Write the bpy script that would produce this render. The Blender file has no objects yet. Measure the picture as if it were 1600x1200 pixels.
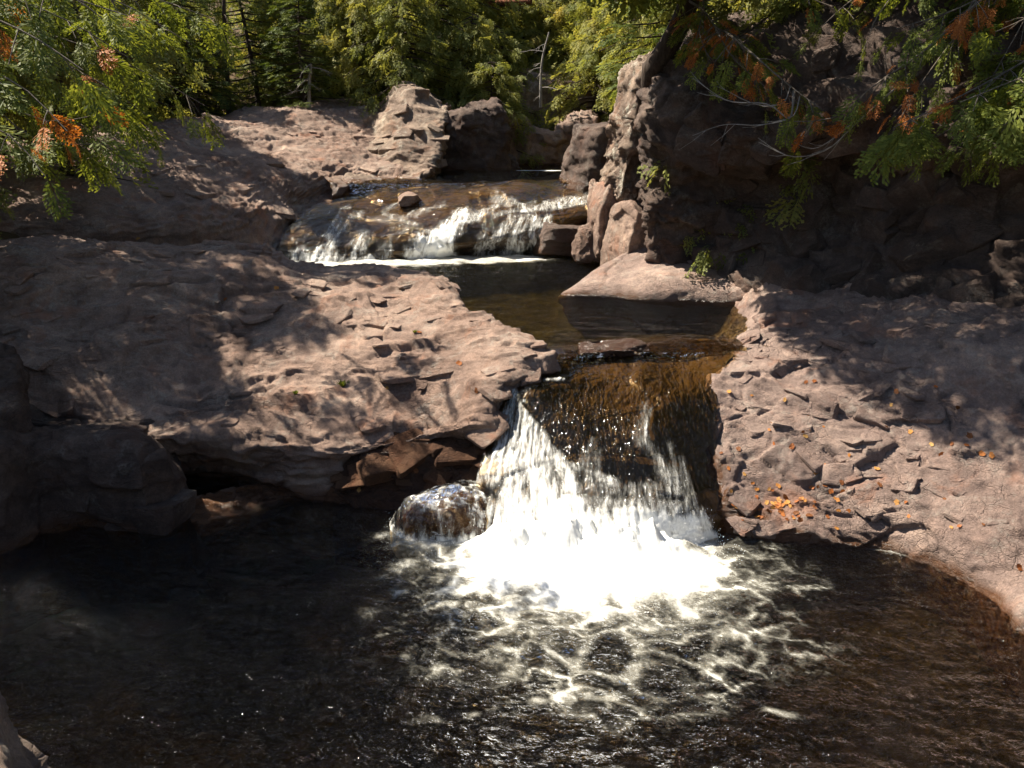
import bpy, math, random
import numpy as np
from mathutils import Vector, Matrix
R = math.radians
random.seed(7); rng = np.random.default_rng(7)
scene = bpy.context.scene
col = scene.collection

# ------------------------------------------------------------------ camera, sky, sun, exposure
CAM_H, PITCH, FPX = 3.5, R(18), 1400.0
cam_d = bpy.data.cameras.new('camera'); cam = bpy.data.objects.new('camera', cam_d); col.objects.link(cam)
cam.location = (0, 0, CAM_H); cam.rotation_euler = (R(90) - PITCH, 0, 0)
cam_d.sensor_width = 36; cam_d.lens = 36 * FPX / 1600; cam_d.clip_start = .05; cam_d.clip_end = 2000
scene.camera = cam
SUN_AZ, SUN_EL = -67, 52            # degrees left of the view axis (+Y), elevation
w = bpy.data.worlds.new('World'); scene.world = w; w.use_nodes = True
nt = w.node_tree; bg = nt.nodes['Background']
sky = nt.nodes.new('ShaderNodeTexSky'); sky.sky_type = 'NISHITA'; sky.sun_disc = False
sky.sun_elevation = R(SUN_EL); sky.sun_rotation = R(SUN_AZ); sky.air_density = 1.0; sky.dust_density = 1.0
nt.links.new(sky.outputs[0], bg.inputs[0]); bg.inputs[1].default_value = 0.052
sd = bpy.data.lights.new('sun', 'SUN'); sd.energy = 5.0; sd.angle = R(.53); sd.color = (1, .91, .77)
sun = bpy.data.objects.new('sun', sd); col.objects.link(sun)
sv = Vector((math.sin(R(SUN_AZ)) * math.cos(R(SUN_EL)), math.cos(R(SUN_AZ)) * math.cos(R(SUN_EL)), math.sin(R(SUN_EL))))
sun.rotation_euler = sv.to_track_quat('Z', 'Y').to_euler(); sun.location = sv * 60
vs = scene.view_settings; vs.view_transform = 'Standard'; vs.look = 'None'; vs.gamma = 1; vs.exposure = 1.5; vs.use_curve_mapping = False
scene.cycles.max_bounces = 8; scene.cycles.transparent_max_bounces = 24; scene.cycles.diffuse_bounces = 3
scene.cycles.caustics_reflective = False; scene.cycles.caustics_refractive = False
scene.cycles.use_denoising = True; scene.cycles.use_adaptive_sampling = True; scene.cycles.adaptive_threshold = .025; scene.cycles.sample_clamp_indirect = 6

# ------------------------------------------------------------------ helpers: projection
CT, ST = math.cos(PITCH), math.sin(PITCH)
def P(u, v, Y):
    """point seen at photo pixel (u, v), Y metres ahead of the viewer"""
    a = (600 - v) / FPX; dy = CT + a * ST; dz = -ST + a * CT; t = Y / dy
    return ((u - 800) / FPX * t, Y, CAM_H + dz * t)
def W(u, v, z, zz=None):
    """point seen at photo pixel (u, v) on the level z"""
    a = (600 - v) / FPX; dy = CT + a * ST; dz = -ST + a * CT; t = (z - CAM_H) / dz
    return ((u - 800) / FPX * t, dy * t, z if zz is None else zz)
def proj(V):
    x, y, z = V[:, 0], V[:, 1], V[:, 2] - CAM_H
    f = y * CT - z * ST; up = y * ST + z * CT
    return 800 + FPX * x / f, 600 - FPX * up / f

# ------------------------------------------------------------------ helpers: noise
def hsh(ix, iy, iz, seed):
    h = (ix.astype(np.uint32) * np.uint32(374761393) + iy.astype(np.uint32) * np.uint32(668265263)
         + iz.astype(np.uint32) * np.uint32(2147483647) + np.uint32((seed * 974634777 + 12345) & 0xffffffff))
    h = (h ^ (h >> np.uint32(13))) * np.uint32(1274126177); h = (h ^ (h >> np.uint32(16))) * np.uint32(2246822519)
    return h ^ (h >> np.uint32(15))
def u01(h): return (h & np.uint32(0xffff)).astype(np.float32) / 65535.0
def perlin(p, seed=0):
    p = np.asarray(p, np.float32); i = np.floor(p).astype(np.int32); f = p - i
    s = f * f * f * (f * (f * 6 - 15) + 10); out = 0
    for a in (0, 1):
        for b in (0, 1):
            for c in (0, 1):
                h = hsh(i[:, 0] + a, i[:, 1] + b, i[:, 2] + c, seed)
                gx = u01(h) * 2 - 1; gy = u01(h >> np.uint32(8)) * 2 - 1; gz = u01(h >> np.uint32(16)) * 2 - 1
                d = gx * (f[:, 0] - a) + gy * (f[:, 1] - b) + gz * (f[:, 2] - c)
                wt = (s[:, 0] if a else 1 - s[:, 0]) * (s[:, 1] if b else 1 - s[:, 1]) * (s[:, 2] if c else 1 - s[:, 2])
                out = out + d * wt
    return out
def fbm(p, oct=4, seed=0, gain=.5):
    p = np.asarray(p, np.float32); a = 1.0; o = 0
    for k in range(oct):
        o = o + a * perlin(p, seed + k * 17); p = p * 2.03 + 11.3; a *= gain
    return o
def worley(p, seed=0, flat=False):
    """F1, F2, random id vectors of the nearest cell (3 numbers), offset to its centre"""
    p = np.asarray(p, np.float32); i = np.floor(p).astype(np.int32); n = len(p)
    f1 = np.full(n, 9., np.float32); f2 = f1.copy(); idv = np.zeros((n, 3), np.float32); off = np.zeros((n, 3), np.float32)
    for a in (-1, 0, 1):
        for b in (-1, 0, 1):
            for c in ((0,) if flat else (-1, 0, 1)):
                cx, cy, cz = i[:, 0] + a, i[:, 1] + b, i[:, 2] + c
                h = hsh(cx, cy, cz, seed); r1, r2, r3 = u01(h), u01(h >> np.uint32(8)), u01(h >> np.uint32(16))
                d = np.stack([cx + r1 - p[:, 0], cy + r2 - p[:, 1], (cz + r3 - p[:, 2]) * (0 if flat else 1)], 1)
                q = (d * d).sum(1); m = q < f1
                f2 = np.where(m, f1, np.minimum(f2, q)); f1 = np.where(m, q, f1)
                idv[m] = np.stack([r3, r1, r2], 1)[m]; off[m] = d[m]
    return np.sqrt(f1), np.sqrt(f2), idv, off
def sstep(a, b, x):
    t = np.clip((x - a) / (b - a), 0, 1); return t * t * (3 - 2 * t)

# ------------------------------------------------------------------ helpers: meshes
def mesh_np(name, V, F, attrs=None, smooth=True):
    V = np.ascontiguousarray(V, np.float32); me = bpy.data.meshes.new(name)
    fl = F if isinstance(F, (list, tuple)) else [F]; fl = [np.asarray(f, np.int32) for f in fl if len(f)]
    idx = np.concatenate([f.ravel() for f in fl]); tot = np.concatenate([np.full(len(f), f.shape[1], np.int32) for f in fl])
    st = np.concatenate([[0], np.cumsum(tot)[:-1]]).astype(np.int32)
    me.vertices.add(len(V)); me.vertices.foreach_set('co', V.ravel())
    me.loops.add(len(idx)); me.loops.foreach_set('vertex_index', idx)
    me.polygons.add(len(tot)); me.polygons.foreach_set('loop_start', st); me.polygons.foreach_set('loop_total', tot)
    me.polygons.foreach_set('use_smooth', np.full(len(tot), smooth, bool))
    for k, a in (attrs or {}).items():
        at = me.attributes.new(k, 'FLOAT', 'POINT'); at.data.foreach_set('value', np.ascontiguousarray(a, np.float32))
    me.update(calc_edges=True); return me
def obj(name, me, mat=None, parent=None, loc=None):
    o = bpy.data.objects.new(name, me)
    if mat is not None and me is not None and not me.materials: me.materials.append(mat)
    col.objects.link(o)
    if parent: o.parent = parent
    if loc is not None: o.location = loc
    return o
def tag(o, label, cat, group=None):
    o['label'] = label; o['category'] = cat
    if group: o['group'] = group
    return o
def empty(name, loc=(0, 0, 0)):
    o = bpy.data.objects.new(name, None); col.objects.link(o); o.location = loc; o.empty_display_size = .2; return o
def grid_faces(nr, nc):
    i = np.arange(nr * nc).reshape(nr, nc)
    return np.stack([i[:-1, :-1], i[1:, :-1], i[1:, 1:], i[:-1, 1:]], -1).reshape(-1, 4)
def spline(C, t, tn):
    """cubic Hermite through C (n,...) at parameters t, sampled at tn"""
    C = np.asarray(C, float); n = len(t); sh = (n,) + (1,) * (C.ndim - 1)
    m = np.zeros_like(C); dt = np.diff(t)
    sl = (C[1:] - C[:-1]) / dt.reshape((-1,) + (1,) * (C.ndim - 1))
    m[0] = sl[0]; m[-1] = sl[-1]
    for i in range(1, n - 1): m[i] = (sl[i - 1] * dt[i] + sl[i] * dt[i - 1]) / (dt[i] + dt[i - 1])
    k = np.clip(np.searchsorted(t, tn, side='right') - 1, 0, n - 2); h = (tn - t[k]) / dt[k]
    e = lambda a: a.reshape((-1,) + (1,) * (C.ndim - 1))
    h_, d_ = e(h), e(dt[k])
    return ((2*h_**3 - 3*h_**2 + 1) * C[k] + (h_**3 - 2*h_**2 + h_) * d_ * m[k] + (-2*h_**3 + 3*h_**2) * C[k+1] + (h_**3 - h_**2) * d_ * m[k+1])
def loft(rows, res):
    C = np.array(rows, float); nr, nc = C.shape[:2]
    dr = np.linalg.norm(np.diff(C, axis=0), axis=2).mean(1); dc = np.linalg.norm(np.diff(C, axis=1), axis=2).mean(0)
    tr = np.concatenate([[0], np.cumsum(np.maximum(dr, .03))]); tc = np.concatenate([[0], np.cumsum(np.maximum(dc, .03))])
    NR, NC = max(3, int(tr[-1] / res)), max(3, int(tc[-1] / res))
    A = spline(C, tr, np.linspace(0, tr[-1], NR))
    B = spline(np.swapaxes(A, 0, 1), tc, np.linspace(0, tc[-1], NC))
    return np.swapaxes(B, 0, 1)               # (NR, NC, 3)
def grid_normals(G):
    a = np.gradient(G, axis=0); b = np.gradient(G, axis=1)
    n = np.cross(a, b); n /= np.linalg.norm(n, axis=2, keepdims=True) + 1e-9; return n
def rock_disp(p, seed, amp=1., plate=(.55, .4, .16), pa=.05, crack=.03, big=.12, fine=.012, rot=0., strata=0., thick=.07, dip=(.12, .2, 1.)):
    """layered fractured rock relief: broad swells, tilted plates, cracks, flakes, grain"""
    c, s = math.cos(rot), math.sin(rot)
    q = np.stack([p[:, 0] * c + p[:, 1] * s, -p[:, 0] * s + p[:, 1] * c, p[:, 2]], 1)
    wq = q + .06 * np.stack([perlin(q * 2.2, seed + 5), perlin(q * 2.2, seed + 6), perlin(q * 2.2, seed + 7)], 1)
    d = big * fbm(q * .9, 2, seed)
    pl = np.array(plate)
    f1, f2, idv, off = worley(wq / pl, seed + 1)
    d = d + pa * ((idv[:, 0] - .5) * .7 + ((idv - .5) * off).sum(1) * 1.3 + .7 * (f1 * f1 - .3))
    d = d - crack * .8 * (1 - sstep(0, .08, f2 - f1)) ** 2 * sstep(-.2, .2, perlin(q * 1.3, seed + 9))
    f1, f2, idv, off = worley(wq / (pl * .45) + 3.7, seed + 2)
    k = .45 + .55 * sstep(-.25, .35, perlin(q * 1.1 + 7, seed + 3))
    d = d + pa * .62 * k * ((idv[:, 0] - .5) * .3 + ((idv - .5) * off).sum(1) * .8 + .9 * (f1 * f1 - .3)) - crack * .16 * k * (1 - sstep(0, .1, f2 - f1)) ** 2
    f1, f2, idv, off = worley(q / (pl * .19) + 1.7, seed + 8)
    k = .3 + .7 * sstep(-.2, .3, perlin(q * 2.3 + 3, seed + 10))
    d = d + pa * .30 * k * (((idv - .5) * off).sum(1) * .8 + .9 * (f1 * f1 - .3))
    d = d + fine * fbm(q * 12, 3, seed + 4) * .8
    if strata:
        for k, (th, am) in enumerate(((thick, 1.), (thick * .37, .45))):
            hh = (q @ np.array(dip)) / th + 2.0 * fbm(q * np.array([1.5, 1.5, .8]) + 9 * k, 4, seed + 60 + k, .6); lay = np.floor(hh); t = hh - lay
            rl = u01(hsh(lay.astype(np.int32), np.floor(q[:, 0] * 1.3 + lay * .37).astype(np.int32), lay.astype(np.int32) * 0, seed + 62 + k))
            d = d + strata * am * ((1 - t) ** 1.4 - .42) * (.35 + 1.2 * rl) * sstep(-.45, .1, perlin(q * 1.7 + 4 * k, seed + 64 + k))
    return d * amp
def patch(name, rows, res, mat, seed, wetz=None, wet_h=.25, dk=None, lichen=0., smooth=True, kind_disp=True, wetfn=None):
    G = loft(rows, res); N = grid_normals(G); nr, nc = G.shape[:2]
    V = G.reshape(-1, 3); n = N.reshape(-1, 3)
    D = rock_disp(V, seed, **(dk or {})).reshape(nr, nc); E = np.pad(D, 1, mode='edge')
    D = .64 * D + .09 * (E[:-2, 1:-1] + E[2:, 1:-1] + E[1:-1, :-2] + E[1:-1, 2:])
    V2 = V + n * D.reshape(-1)[:, None] if kind_disp else V
    wet = np.zeros(len(V2))
    if wetz is not None:
        wet = 1 - sstep(wetz + wet_h * .2, wetz + wet_h, V2[:, 2] + .09 * fbm(V2 * 3, 3, seed + 30))
    if wetfn is not None: wet = np.maximum(wet, wetfn(*proj(V2), fbm(V2 * 3.5, 4, seed + 33)))
    me = mesh_np(name, V2, grid_faces(nr, nc), {'wet': wet, 'lichen': np.full(len(V2), lichen)}, smooth)
    return obj(name, me, mat)
def boulder(name, c, dims, rz, seed, mat, n=70, pw=3.5, wetz=None, wet_h=.2, dk=None, lichen=0., tilt=(0, 0), taper=0., smooth=True):
    """closed rock: rounded-box body with fractured relief"""
    n = max(12, int(n * .67)); i = np.linspace(-1, 1, n); Vs = []; Fs = []; k = 0
    for ax in range(3):
        for sg in (-1, 1):
            a, b = np.meshgrid(i, i, indexing='ij'); pts = np.zeros((n, n, 3))
            pts[..., ax] = sg; pts[..., (ax + 1) % 3] = a if sg > 0 else b; pts[..., (ax + 2) % 3] = b if sg > 0 else a
            Vs.append(pts.reshape(-1, 3)); Fs.append(grid_faces(n, n) + k); k += n * n
    V = np.concatenate(Vs); F = np.concatenate(Fs)[:, ::-1]
    if pw < 2.9:                                   # waterworn
        r = (np.abs(V) ** pw).sum(1) ** (-1 / pw); V = V * r[:, None]
        nn = np.sign(V) * np.abs(V) ** (pw - 1); nn /= np.linalg.norm(nn, axis=1, keepdims=True)
    else:                                          # broken block: a body cut by tilted planes
        rr = np.random.default_rng(seed); pn = [s_ * np.eye(3)[a_] + rr.normal(0, .13, 3) for a_ in range(3) for s_ in (-1, 1)]; dd = [1.0] * 6
        for _ in range(9):
            q_ = rr.normal(0, 1, 3); q_ /= np.linalg.norm(q_); pn.append(q_); dd.append(np.abs(q_).sum() * rr.uniform(.62, .84) if pw < 6 else np.abs(q_).sum() * rr.uniform(.74, .95))
        pn = np.array(pn); pn /= np.linalg.norm(pn, axis=1, keepdims=True); V = V / np.linalg.norm(V, axis=1, keepdims=True)
        k_ = np.clip(V @ pn.T, 0, None) / np.array(dd); pp = 26.
        r = (k_ ** pp).sum(1) ** (-1 / pp); nn = (k_ ** (pp - 1)) @ (pn / np.array(dd)[:, None]); nn /= np.linalg.norm(nn, axis=1, keepdims=True); V = V * r[:, None]
    V[:, :2] *= (1 - taper * V[:, 2:3] * .5)
    V = V * (np.array(dims) / 2)
    M = np.array(Matrix.Rotation(rz, 3, 'Z') @ Matrix.Rotation(tilt[0], 3, 'X') @ Matrix.Rotation(tilt[1], 3, 'Y'))
    V = V @ M.T + np.array(c); nn = nn @ M.T
    V = V + nn * rock_disp(V, seed, **(dk or {}))[:, None]
    wet = np.zeros(len(V))
    if wetz is not None: wet = 1 - sstep(wetz + wet_h * .2, wetz + wet_h, V[:, 2] + .06 * fbm(V * 3, 3, seed + 30))
    me = mesh_np(name, V, F, {'wet': wet, 'lichen': np.full(len(V), lichen)}, smooth)
    return obj(name, me, mat)
def tubes(paths, radii, sides=6):
    """list of point lists + list of radius lists -> V, F"""
    Vs, Fs, k = [], [], 0
    for pts, rad in zip(paths, radii):
        pts = np.asarray(pts, float); n = len(pts); rad = np.broadcast_to(np.asarray(rad, float), (n,)) if np.ndim(rad) == 0 or len(rad) == n else np.interp(np.linspace(0, 1, n), np.linspace(0, 1, len(rad)), rad)
        T = np.gradient(pts, axis=0); T /= np.linalg.norm(T, axis=1, keepdims=True) + 1e-9
        ref = np.array([0, 0, 1.]) if abs(T[:, 2]).mean() < .8 else np.array([1., 0, 0])
        A = np.cross(T, ref); A /= np.linalg.norm(A, axis=1, keepdims=True) + 1e-9; B = np.cross(T, A)
        th = np.linspace(0, 2 * np.pi, sides, endpoint=False)
        ring = pts[:, None] + rad[:, None, None] * (np.cos(th)[None, :, None] * A[:, None] + np.sin(th)[None, :, None] * B[:, None])
        Vs.append(ring.reshape(-1, 3)); i = np.arange(n * sides).reshape(n, sides) + k; j = np.roll(i, -1, 1)
        Fs.append(np.stack([i[:-1], j[:-1], j[1:], i[1:]], -1).reshape(-1, 4)); k += n * sides
    return np.concatenate(Vs), np.concatenate(Fs)
def smoothpath(pts, n=16):
    pts = np.asarray(pts, float); t = np.concatenate([[0], np.cumsum(np.linalg.norm(np.diff(pts, axis=0), axis=1) + 1e-6)])
    return spline(pts, t, np.linspace(0, t[-1], n))

# ------------------------------------------------------------------ materials
def newmat(name):
    m = bpy.data.materials.new(name); m.use_nodes = True; t = m.node_tree
    for n in list(t.nodes): t.nodes.remove(n)
    return m, t, t.nodes, t.links
class NB:
    """tiny node builder"""
    def __init__(s, t): s.t = t; s.n = t.nodes; s.l = t.links
    def node(s, k, **kw):
        x = s.n.new(k)
        for a, b in kw.items(): setattr(x, a, b)
        return x
    def put(s, sock, v):
        if isinstance(v, (int, float)): sock.default_value = v
        elif isinstance(v, tuple): sock.default_value = v if len(v) == len(sock.default_value) else (*v, 1)
        else: s.l.new(v, sock)
    def noise(s, vec, scale, detail=4, rough=.55, dist=0.):
        x = s.node('ShaderNodeTexNoise'); s.put(x.inputs['Vector'], vec); x.inputs['Scale'].default_value = scale
        x.inputs['Detail'].default_value = detail; x.inputs['Roughness'].default_value = rough; x.inputs['Distortion'].default_value = dist
        return x.outputs['Fac']
    def vor(s, vec, scale, feat='F1'):
        x = s.node('ShaderNodeTexVoronoi', feature=feat); s.put(x.inputs['Vector'], vec); x.inputs['Scale'].default_value = scale
        return x.outputs['Distance']
    def ramp(s, f, stops):
        x = s.node('ShaderNodeValToRGB'); s.put(x.inputs[0], f); e = x.color_ramp.elements
        while len(e) < len(stops): e.new(.5)
        for k, (p, c) in enumerate(stops): e[k].position = p; e[k].color = (*c, 1) if len(c) == 3 else c
        return x.outputs[0]
    def math(s, op, a, b=None, clamp=False):
        x = s.node('ShaderNodeMath', operation=op, use_clamp=clamp); s.put(x.inputs[0], a)
        if b is not None: s.put(x.inputs[1], b)
        return x.outputs[0]
    def mapr(s, v, a, b, c=0., d=1.):
        x = s.node('ShaderNodeMapRange'); s.put(x.inputs[0], v)
        for k, q in enumerate((a, b, c, d)): x.inputs[k + 1].default_value = q
        return x.outputs[0]
    def mix(s, f, a, b, mode='MIX'):
        x = s.node('ShaderNodeMix', data_type='RGBA', blend_type=mode); s.put(x.inputs[0], f); s.put(x.inputs[6], a); s.put(x.inputs[7], b)
        return x.outputs[2]
    def attr(s, name):
        x = s.node('ShaderNodeAttribute', attribute_name=name); return x.outputs['Fac']
    def pos(s): return s.node('ShaderNodeNewGeometry').outputs['Position']
    def scaled(s, vec, sc, rot=(0, 0, 0)):
        x = s.node('ShaderNodeMapping'); s.put(x.inputs[0], vec); x.inputs['Scale'].default_value = sc; x.inputs['Rotation'].default_value = rot
        return x.outputs[0]
    def bump(s, h, strength, dist, normal=None):
        x = s.node('ShaderNodeBump'); s.put(x.inputs['Height'], h); x.inputs['Strength'].default_value = strength; x.inputs['Distance'].default_value = dist
        if normal is not None: s.put(x.inputs['Normal'], normal)
        return x.outputs[0]
    def bsdf(s, colr, rough, normal=None, spec=.5, **kw):
        x = s.node('ShaderNodeBsdfPrincipled'); s.put(x.inputs['Base Color'], colr); s.put(x.inputs['Roughness'], rough); s.put(x.inputs['Specular IOR Level'], spec)
        if normal is not None: s.put(x.inputs['Normal'], normal)
        for a, b in kw.items(): s.put(x.inputs[a.replace('_', ' ')], b)
        return x.outputs[0]
    def out(s, surf, vol=None):
        o = s.node('ShaderNodeOutputMaterial')
        if surf is not None: s.l.new(surf, o.inputs[0])
        if vol is not None: s.l.new(vol, o.inputs[1])

def rock_mat(name, a, b, c, lich=(.42, .40, .34), lich_amt=.35, streak=(1, 1, 1.7), wetcol=(.10, .045, .018), bd=.05):
    m, t, _, _ = newmat(name); N = NB(t); p = N.pos()
    ps = N.scaled(p, streak, (.25, .1, .5))
    n1 = N.noise(ps, 1.1, 6, .62, .4); n2 = N.noise(p, 6.5, 7, .68); n3 = N.noise(p, 55, 4, .7)
    base = N.ramp(n1, [(.30, a), (.5, b), (.70, c)])
    base = N.mix(.75, base, N.ramp(n2, [(.25, (.42, .40, .40)), (.5, (.92, .9, .88)), (.75, (1.5, 1.42, 1.32))]), 'MULTIPLY')
    base = N.mix(.55, base, N.ramp(n3, [(.3, (.55, .55, .55)), (.5, (1, 1, 1)), (.72, (1.5, 1.5, 1.5))]), 'MULTIPLY')
    n4 = N.noise(p, 3.2, 8, .72, .6)
    lf = N.math('MULTIPLY', N.math('MULTIPLY', N.mapr(n4, .52, .62), N.mapr(N.noise(p, 24, 5, .7), .4, .58)), N.math('ADD', N.attr('lichen'), lich_amt), True)
    base = N.mix(lf, base, lich)
    rust = N.math('MULTIPLY', N.mapr(N.noise(N.scaled(p, (1, 1, .6)), 2.3, 6, .6, .8), .56, .70), .55)
    base = N.mix(rust, base, (b[0] * 1.15, b[1] * .72, b[2] * .5))
    wet = N.attr('wet')
    wc = N.mix(.5, N.mix(1., base, (.42, .27, .17), 'MULTIPLY'), wetcol)
    base = N.mix(wet, base, wc)
    rough = N.mapr(wet, 0, 1, .88, .22)
    h = N.math('ADD', N.math('MULTIPLY', N.noise(ps, 17, 9, .78, .3), .42), N.math('MULTIPLY', N.noise(p, 75, 6, .75), .34))
    wv = N.node('ShaderNodeVectorMath', operation='ADD'); N.put(wv.inputs[0], N.scaled(p, (1, 1, 2.2), (.2, .15, .3)))
    nz = N.node('ShaderNodeTexNoise'); N.put(nz.inputs['Vector'], p); nz.inputs['Scale'].default_value = 4.; nz.inputs['Detail'].default_value = 4.
    sc_ = N.node('ShaderNodeVectorMath', operation='SCALE'); N.put(sc_.inputs[0], nz.outputs['Color']); sc_.inputs['Scale'].default_value = .35; N.put(wv.inputs[1], sc_.outputs[0])
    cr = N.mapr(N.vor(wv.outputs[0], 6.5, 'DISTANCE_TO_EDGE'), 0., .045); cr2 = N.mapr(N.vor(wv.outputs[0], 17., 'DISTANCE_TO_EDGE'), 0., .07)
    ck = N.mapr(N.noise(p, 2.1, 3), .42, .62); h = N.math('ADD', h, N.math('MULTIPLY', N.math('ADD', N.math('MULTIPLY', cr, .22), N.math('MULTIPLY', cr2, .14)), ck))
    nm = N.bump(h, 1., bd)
    crack_dark = N.math('MULTIPLY', N.math('MULTIPLY', N.math('SUBTRACT', 1., N.math('MULTIPLY', N.mapr(N.vor(wv.outputs[0], 6.5, 'DISTANCE_TO_EDGE'), 0., .028), N.mapr(cr2, 0., 1., .45, 1.))), ck), .2)  # mask that darkens the base colour along crack lines, in patches
    base = N.mix(crack_dark, base, N.mix(1., base, (.30, .26, .24), 'MULTIPLY'))
    N.out(N.bsdf(base, rough, nm, N.mapr(wet, 0, 1, .25, .55)))
    return m
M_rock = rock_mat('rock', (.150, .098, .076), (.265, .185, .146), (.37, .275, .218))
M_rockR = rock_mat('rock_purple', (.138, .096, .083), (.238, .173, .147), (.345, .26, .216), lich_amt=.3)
M_dark_shade = rock_mat('rock_dark_shade', (.050, .036, .030), (.095, .067, .055), (.16, .118, .095), lich_amt=.2, streak=(1, 1, 2))  # darker rock colours with shade painted in, for cliff and gap rocks
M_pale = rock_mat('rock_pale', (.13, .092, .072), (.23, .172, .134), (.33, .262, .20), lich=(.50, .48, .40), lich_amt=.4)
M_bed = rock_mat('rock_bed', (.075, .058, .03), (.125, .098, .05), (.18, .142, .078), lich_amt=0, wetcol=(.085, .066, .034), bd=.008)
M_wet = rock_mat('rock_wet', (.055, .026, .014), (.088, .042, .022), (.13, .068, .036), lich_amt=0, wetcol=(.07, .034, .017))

def ground_mat():
    m, t, _, _ = newmat('ground'); N = NB(t); p = N.pos(); bed = N.attr('bed')
    n1 = N.noise(p, 2.2, 7, .65); n2 = N.noise(p, 22, 5, .7)
    litter = N.mix(n2, N.ramp(n1, [(.3, (.028, .017, .010)), (.5, (.06, .037, .02)), (.7, (.09, .075, .03))]), (.11, .065, .03))
    litter = N.mix(N.mapr(N.noise(p, 1.1, 4), .52, .66), litter, (.035, .05, .012))
    bedc = N.mix(.6, N.ramp(n1, [(.3, (.045, .036, .014)), (.5, (.10, .085, .034)), (.7, (.16, .14, .06))]), N.ramp(n2, [(.3, (.5, .5, .5)), (.7, (1.4, 1.4, 1.4))]), 'MULTIPLY')
    N.out(N.bsdf(N.mix(bed, litter, bedc), .9, N.bump(N.math('ADD', n1, n2), .6, .05), .2)); return m
M_ground = ground_mat()

def water_mat(name, bump_scale=7., bump_d=.02, tint=(.80, .66, .45), stretch=(1, 1.6, 1), foamcol=(.86, .86, .82), brs=(1, 1, 1), brk=.9, thin=(.84, .81, .68)):
    m, t, _, _ = newmat(name); N = NB(t); p = N.pos(); ps = N.scaled(p, stretch)
    h = N.math('ADD', N.noise(ps, bump_scale, 3, .55, .9), N.math('MULTIPLY', N.noise(ps, bump_scale * 3.1, 2, .5, .4), .3))
    nm = N.bump(h, 1., bump_d)
    tr = N.node('ShaderNodeBsdfTransparent'); tr.inputs[0].default_value = (*tint, 1)
    gl = N.node('ShaderNodeBsdfGlossy'); gl.inputs['Roughness'].default_value = .05; gl.inputs[0].default_value = (1, 1, 1, 1); N.l.new(nm, gl.inputs['Normal'])
    fr = N.node('ShaderNodeFresnel'); fr.inputs[0].default_value = 1.33; N.l.new(nm, fr.inputs['Normal'])
    mx = N.node('ShaderNodeMixShader'); N.l.new(fr.outputs[0], mx.inputs[0]); N.l.new(tr.outputs[0], mx.inputs[1]); N.l.new(gl.outputs[0], mx.inputs[2])
    fo = N.attr('foam'); pb = N.scaled(p, brs)
    br = N.math('ADD', N.math('MULTIPLY', N.noise(pb, 34, 4, .7), .55), N.math('MULTIPLY', N.noise(pb, 110, 3, .7), .45))
    f_ = N.mapr(N.math('SUBTRACT', fo, N.math('MULTIPLY', N.math('SUBTRACT', br, .5), brk)), .02, 1.)
    ff = N.math('POWER', f_, 2.0, True)
    foamcol = N.mix(N.mapr(fo, .35, 1.0), thin, foamcol)
    fb = N.bsdf(foamcol, .6, N.bump(N.noise(p, 60, 4, .7), .5, .02), .3)
    m2 = N.node('ShaderNodeMixShader'); N.l.new(ff, m2.inputs[0]); N.l.new(mx.outputs[0], m2.inputs[1]); N.l.new(fb, m2.inputs[2])
    N.out(m2.outputs[0]); return m, N
def add_absorb(N, colr, dens):
    v = N.node('ShaderNodeVolumeAbsorption'); v.inputs[0].default_value = (*colr, 1); v.inputs[1].default_value = dens
    o = [x for x in N.n if x.type == 'OUTPUT_MATERIAL'][0]; N.l.new(v.outputs[0], o.inputs[1])
M_pool, _N = water_mat('pool_water', 9, .14); add_absorb(_N, (.42, .38, .14), 2.1)
M_mid, _N = water_mat('mid_pool_water', 8, .22, (.88, .80, .55), stretch=(1, 1.8, 1)); add_absorb(_N, (.60, .54, .18), .65)
M_fall, _N = water_mat('falling_water', 9, .02, (.86, .72, .5), stretch=(1.8, .7, .7), brs=(1.6, .35, .22), brk=1.5, thin=(.84, .82, .74))
m, t, _, _ = newmat('spray'); N = NB(t); N.out(N.bsdf((.88, .88, .86), .4, None, .5)); M_spray = m

def leaf_mat(name, cols, trans=.35, attr='tint'):
    m, t, _, _ = newmat(name); N = NB(t)
    f = N.attr(attr); oi = N.node('ShaderNodeObjectInfo').outputs['Random']
    f = N.math('ADD', N.math('MULTIPLY', f, .75), N.math('MULTIPLY', oi, .25))
    k = len(cols); c = N.ramp(f, [((i + .5) / k, q) for i, q in enumerate(cols)])
    d = N.bsdf(c, .6, None, .25); tl = N.node('ShaderNodeBsdfTranslucent'); N.put(tl.inputs[0], N.mix(1., c, (1.25, 1.15, .6), 'MULTIPLY'))
    mx = N.node('ShaderNodeMixShader'); mx.inputs[0].default_value = trans; N.l.new(d, mx.inputs[1]); N.l.new(tl.outputs[0], mx.inputs[2])
    N.out(mx.outputs[0]); return m
M_green = leaf_mat('cedar_green', [(.06, .082, .014), (.10, .13, .022), (.165, .195, .034), (.24, .26, .046)], .42)
M_far = leaf_mat('forest_green', [(.11, .132, .036), (.175, .20, .052), (.25, .262, .072), (.32, .31, .088), (.40, .31, .095)], .5)
M_spruce = leaf_mat('spruce_green', [(.045, .075, .016), (.085, .12, .022), (.15, .175, .035)], .35)
M_orange = leaf_mat('cedar_orange', [(.22, .065, .012), (.42, .14, .03), (.55, .23, .06)], .35)
M_litter = leaf_mat('fallen_leaf', [(.16, .06, .02), (.34, .11, .03), (.46, .20, .05), (.50, .33, .12)], .2)
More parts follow.
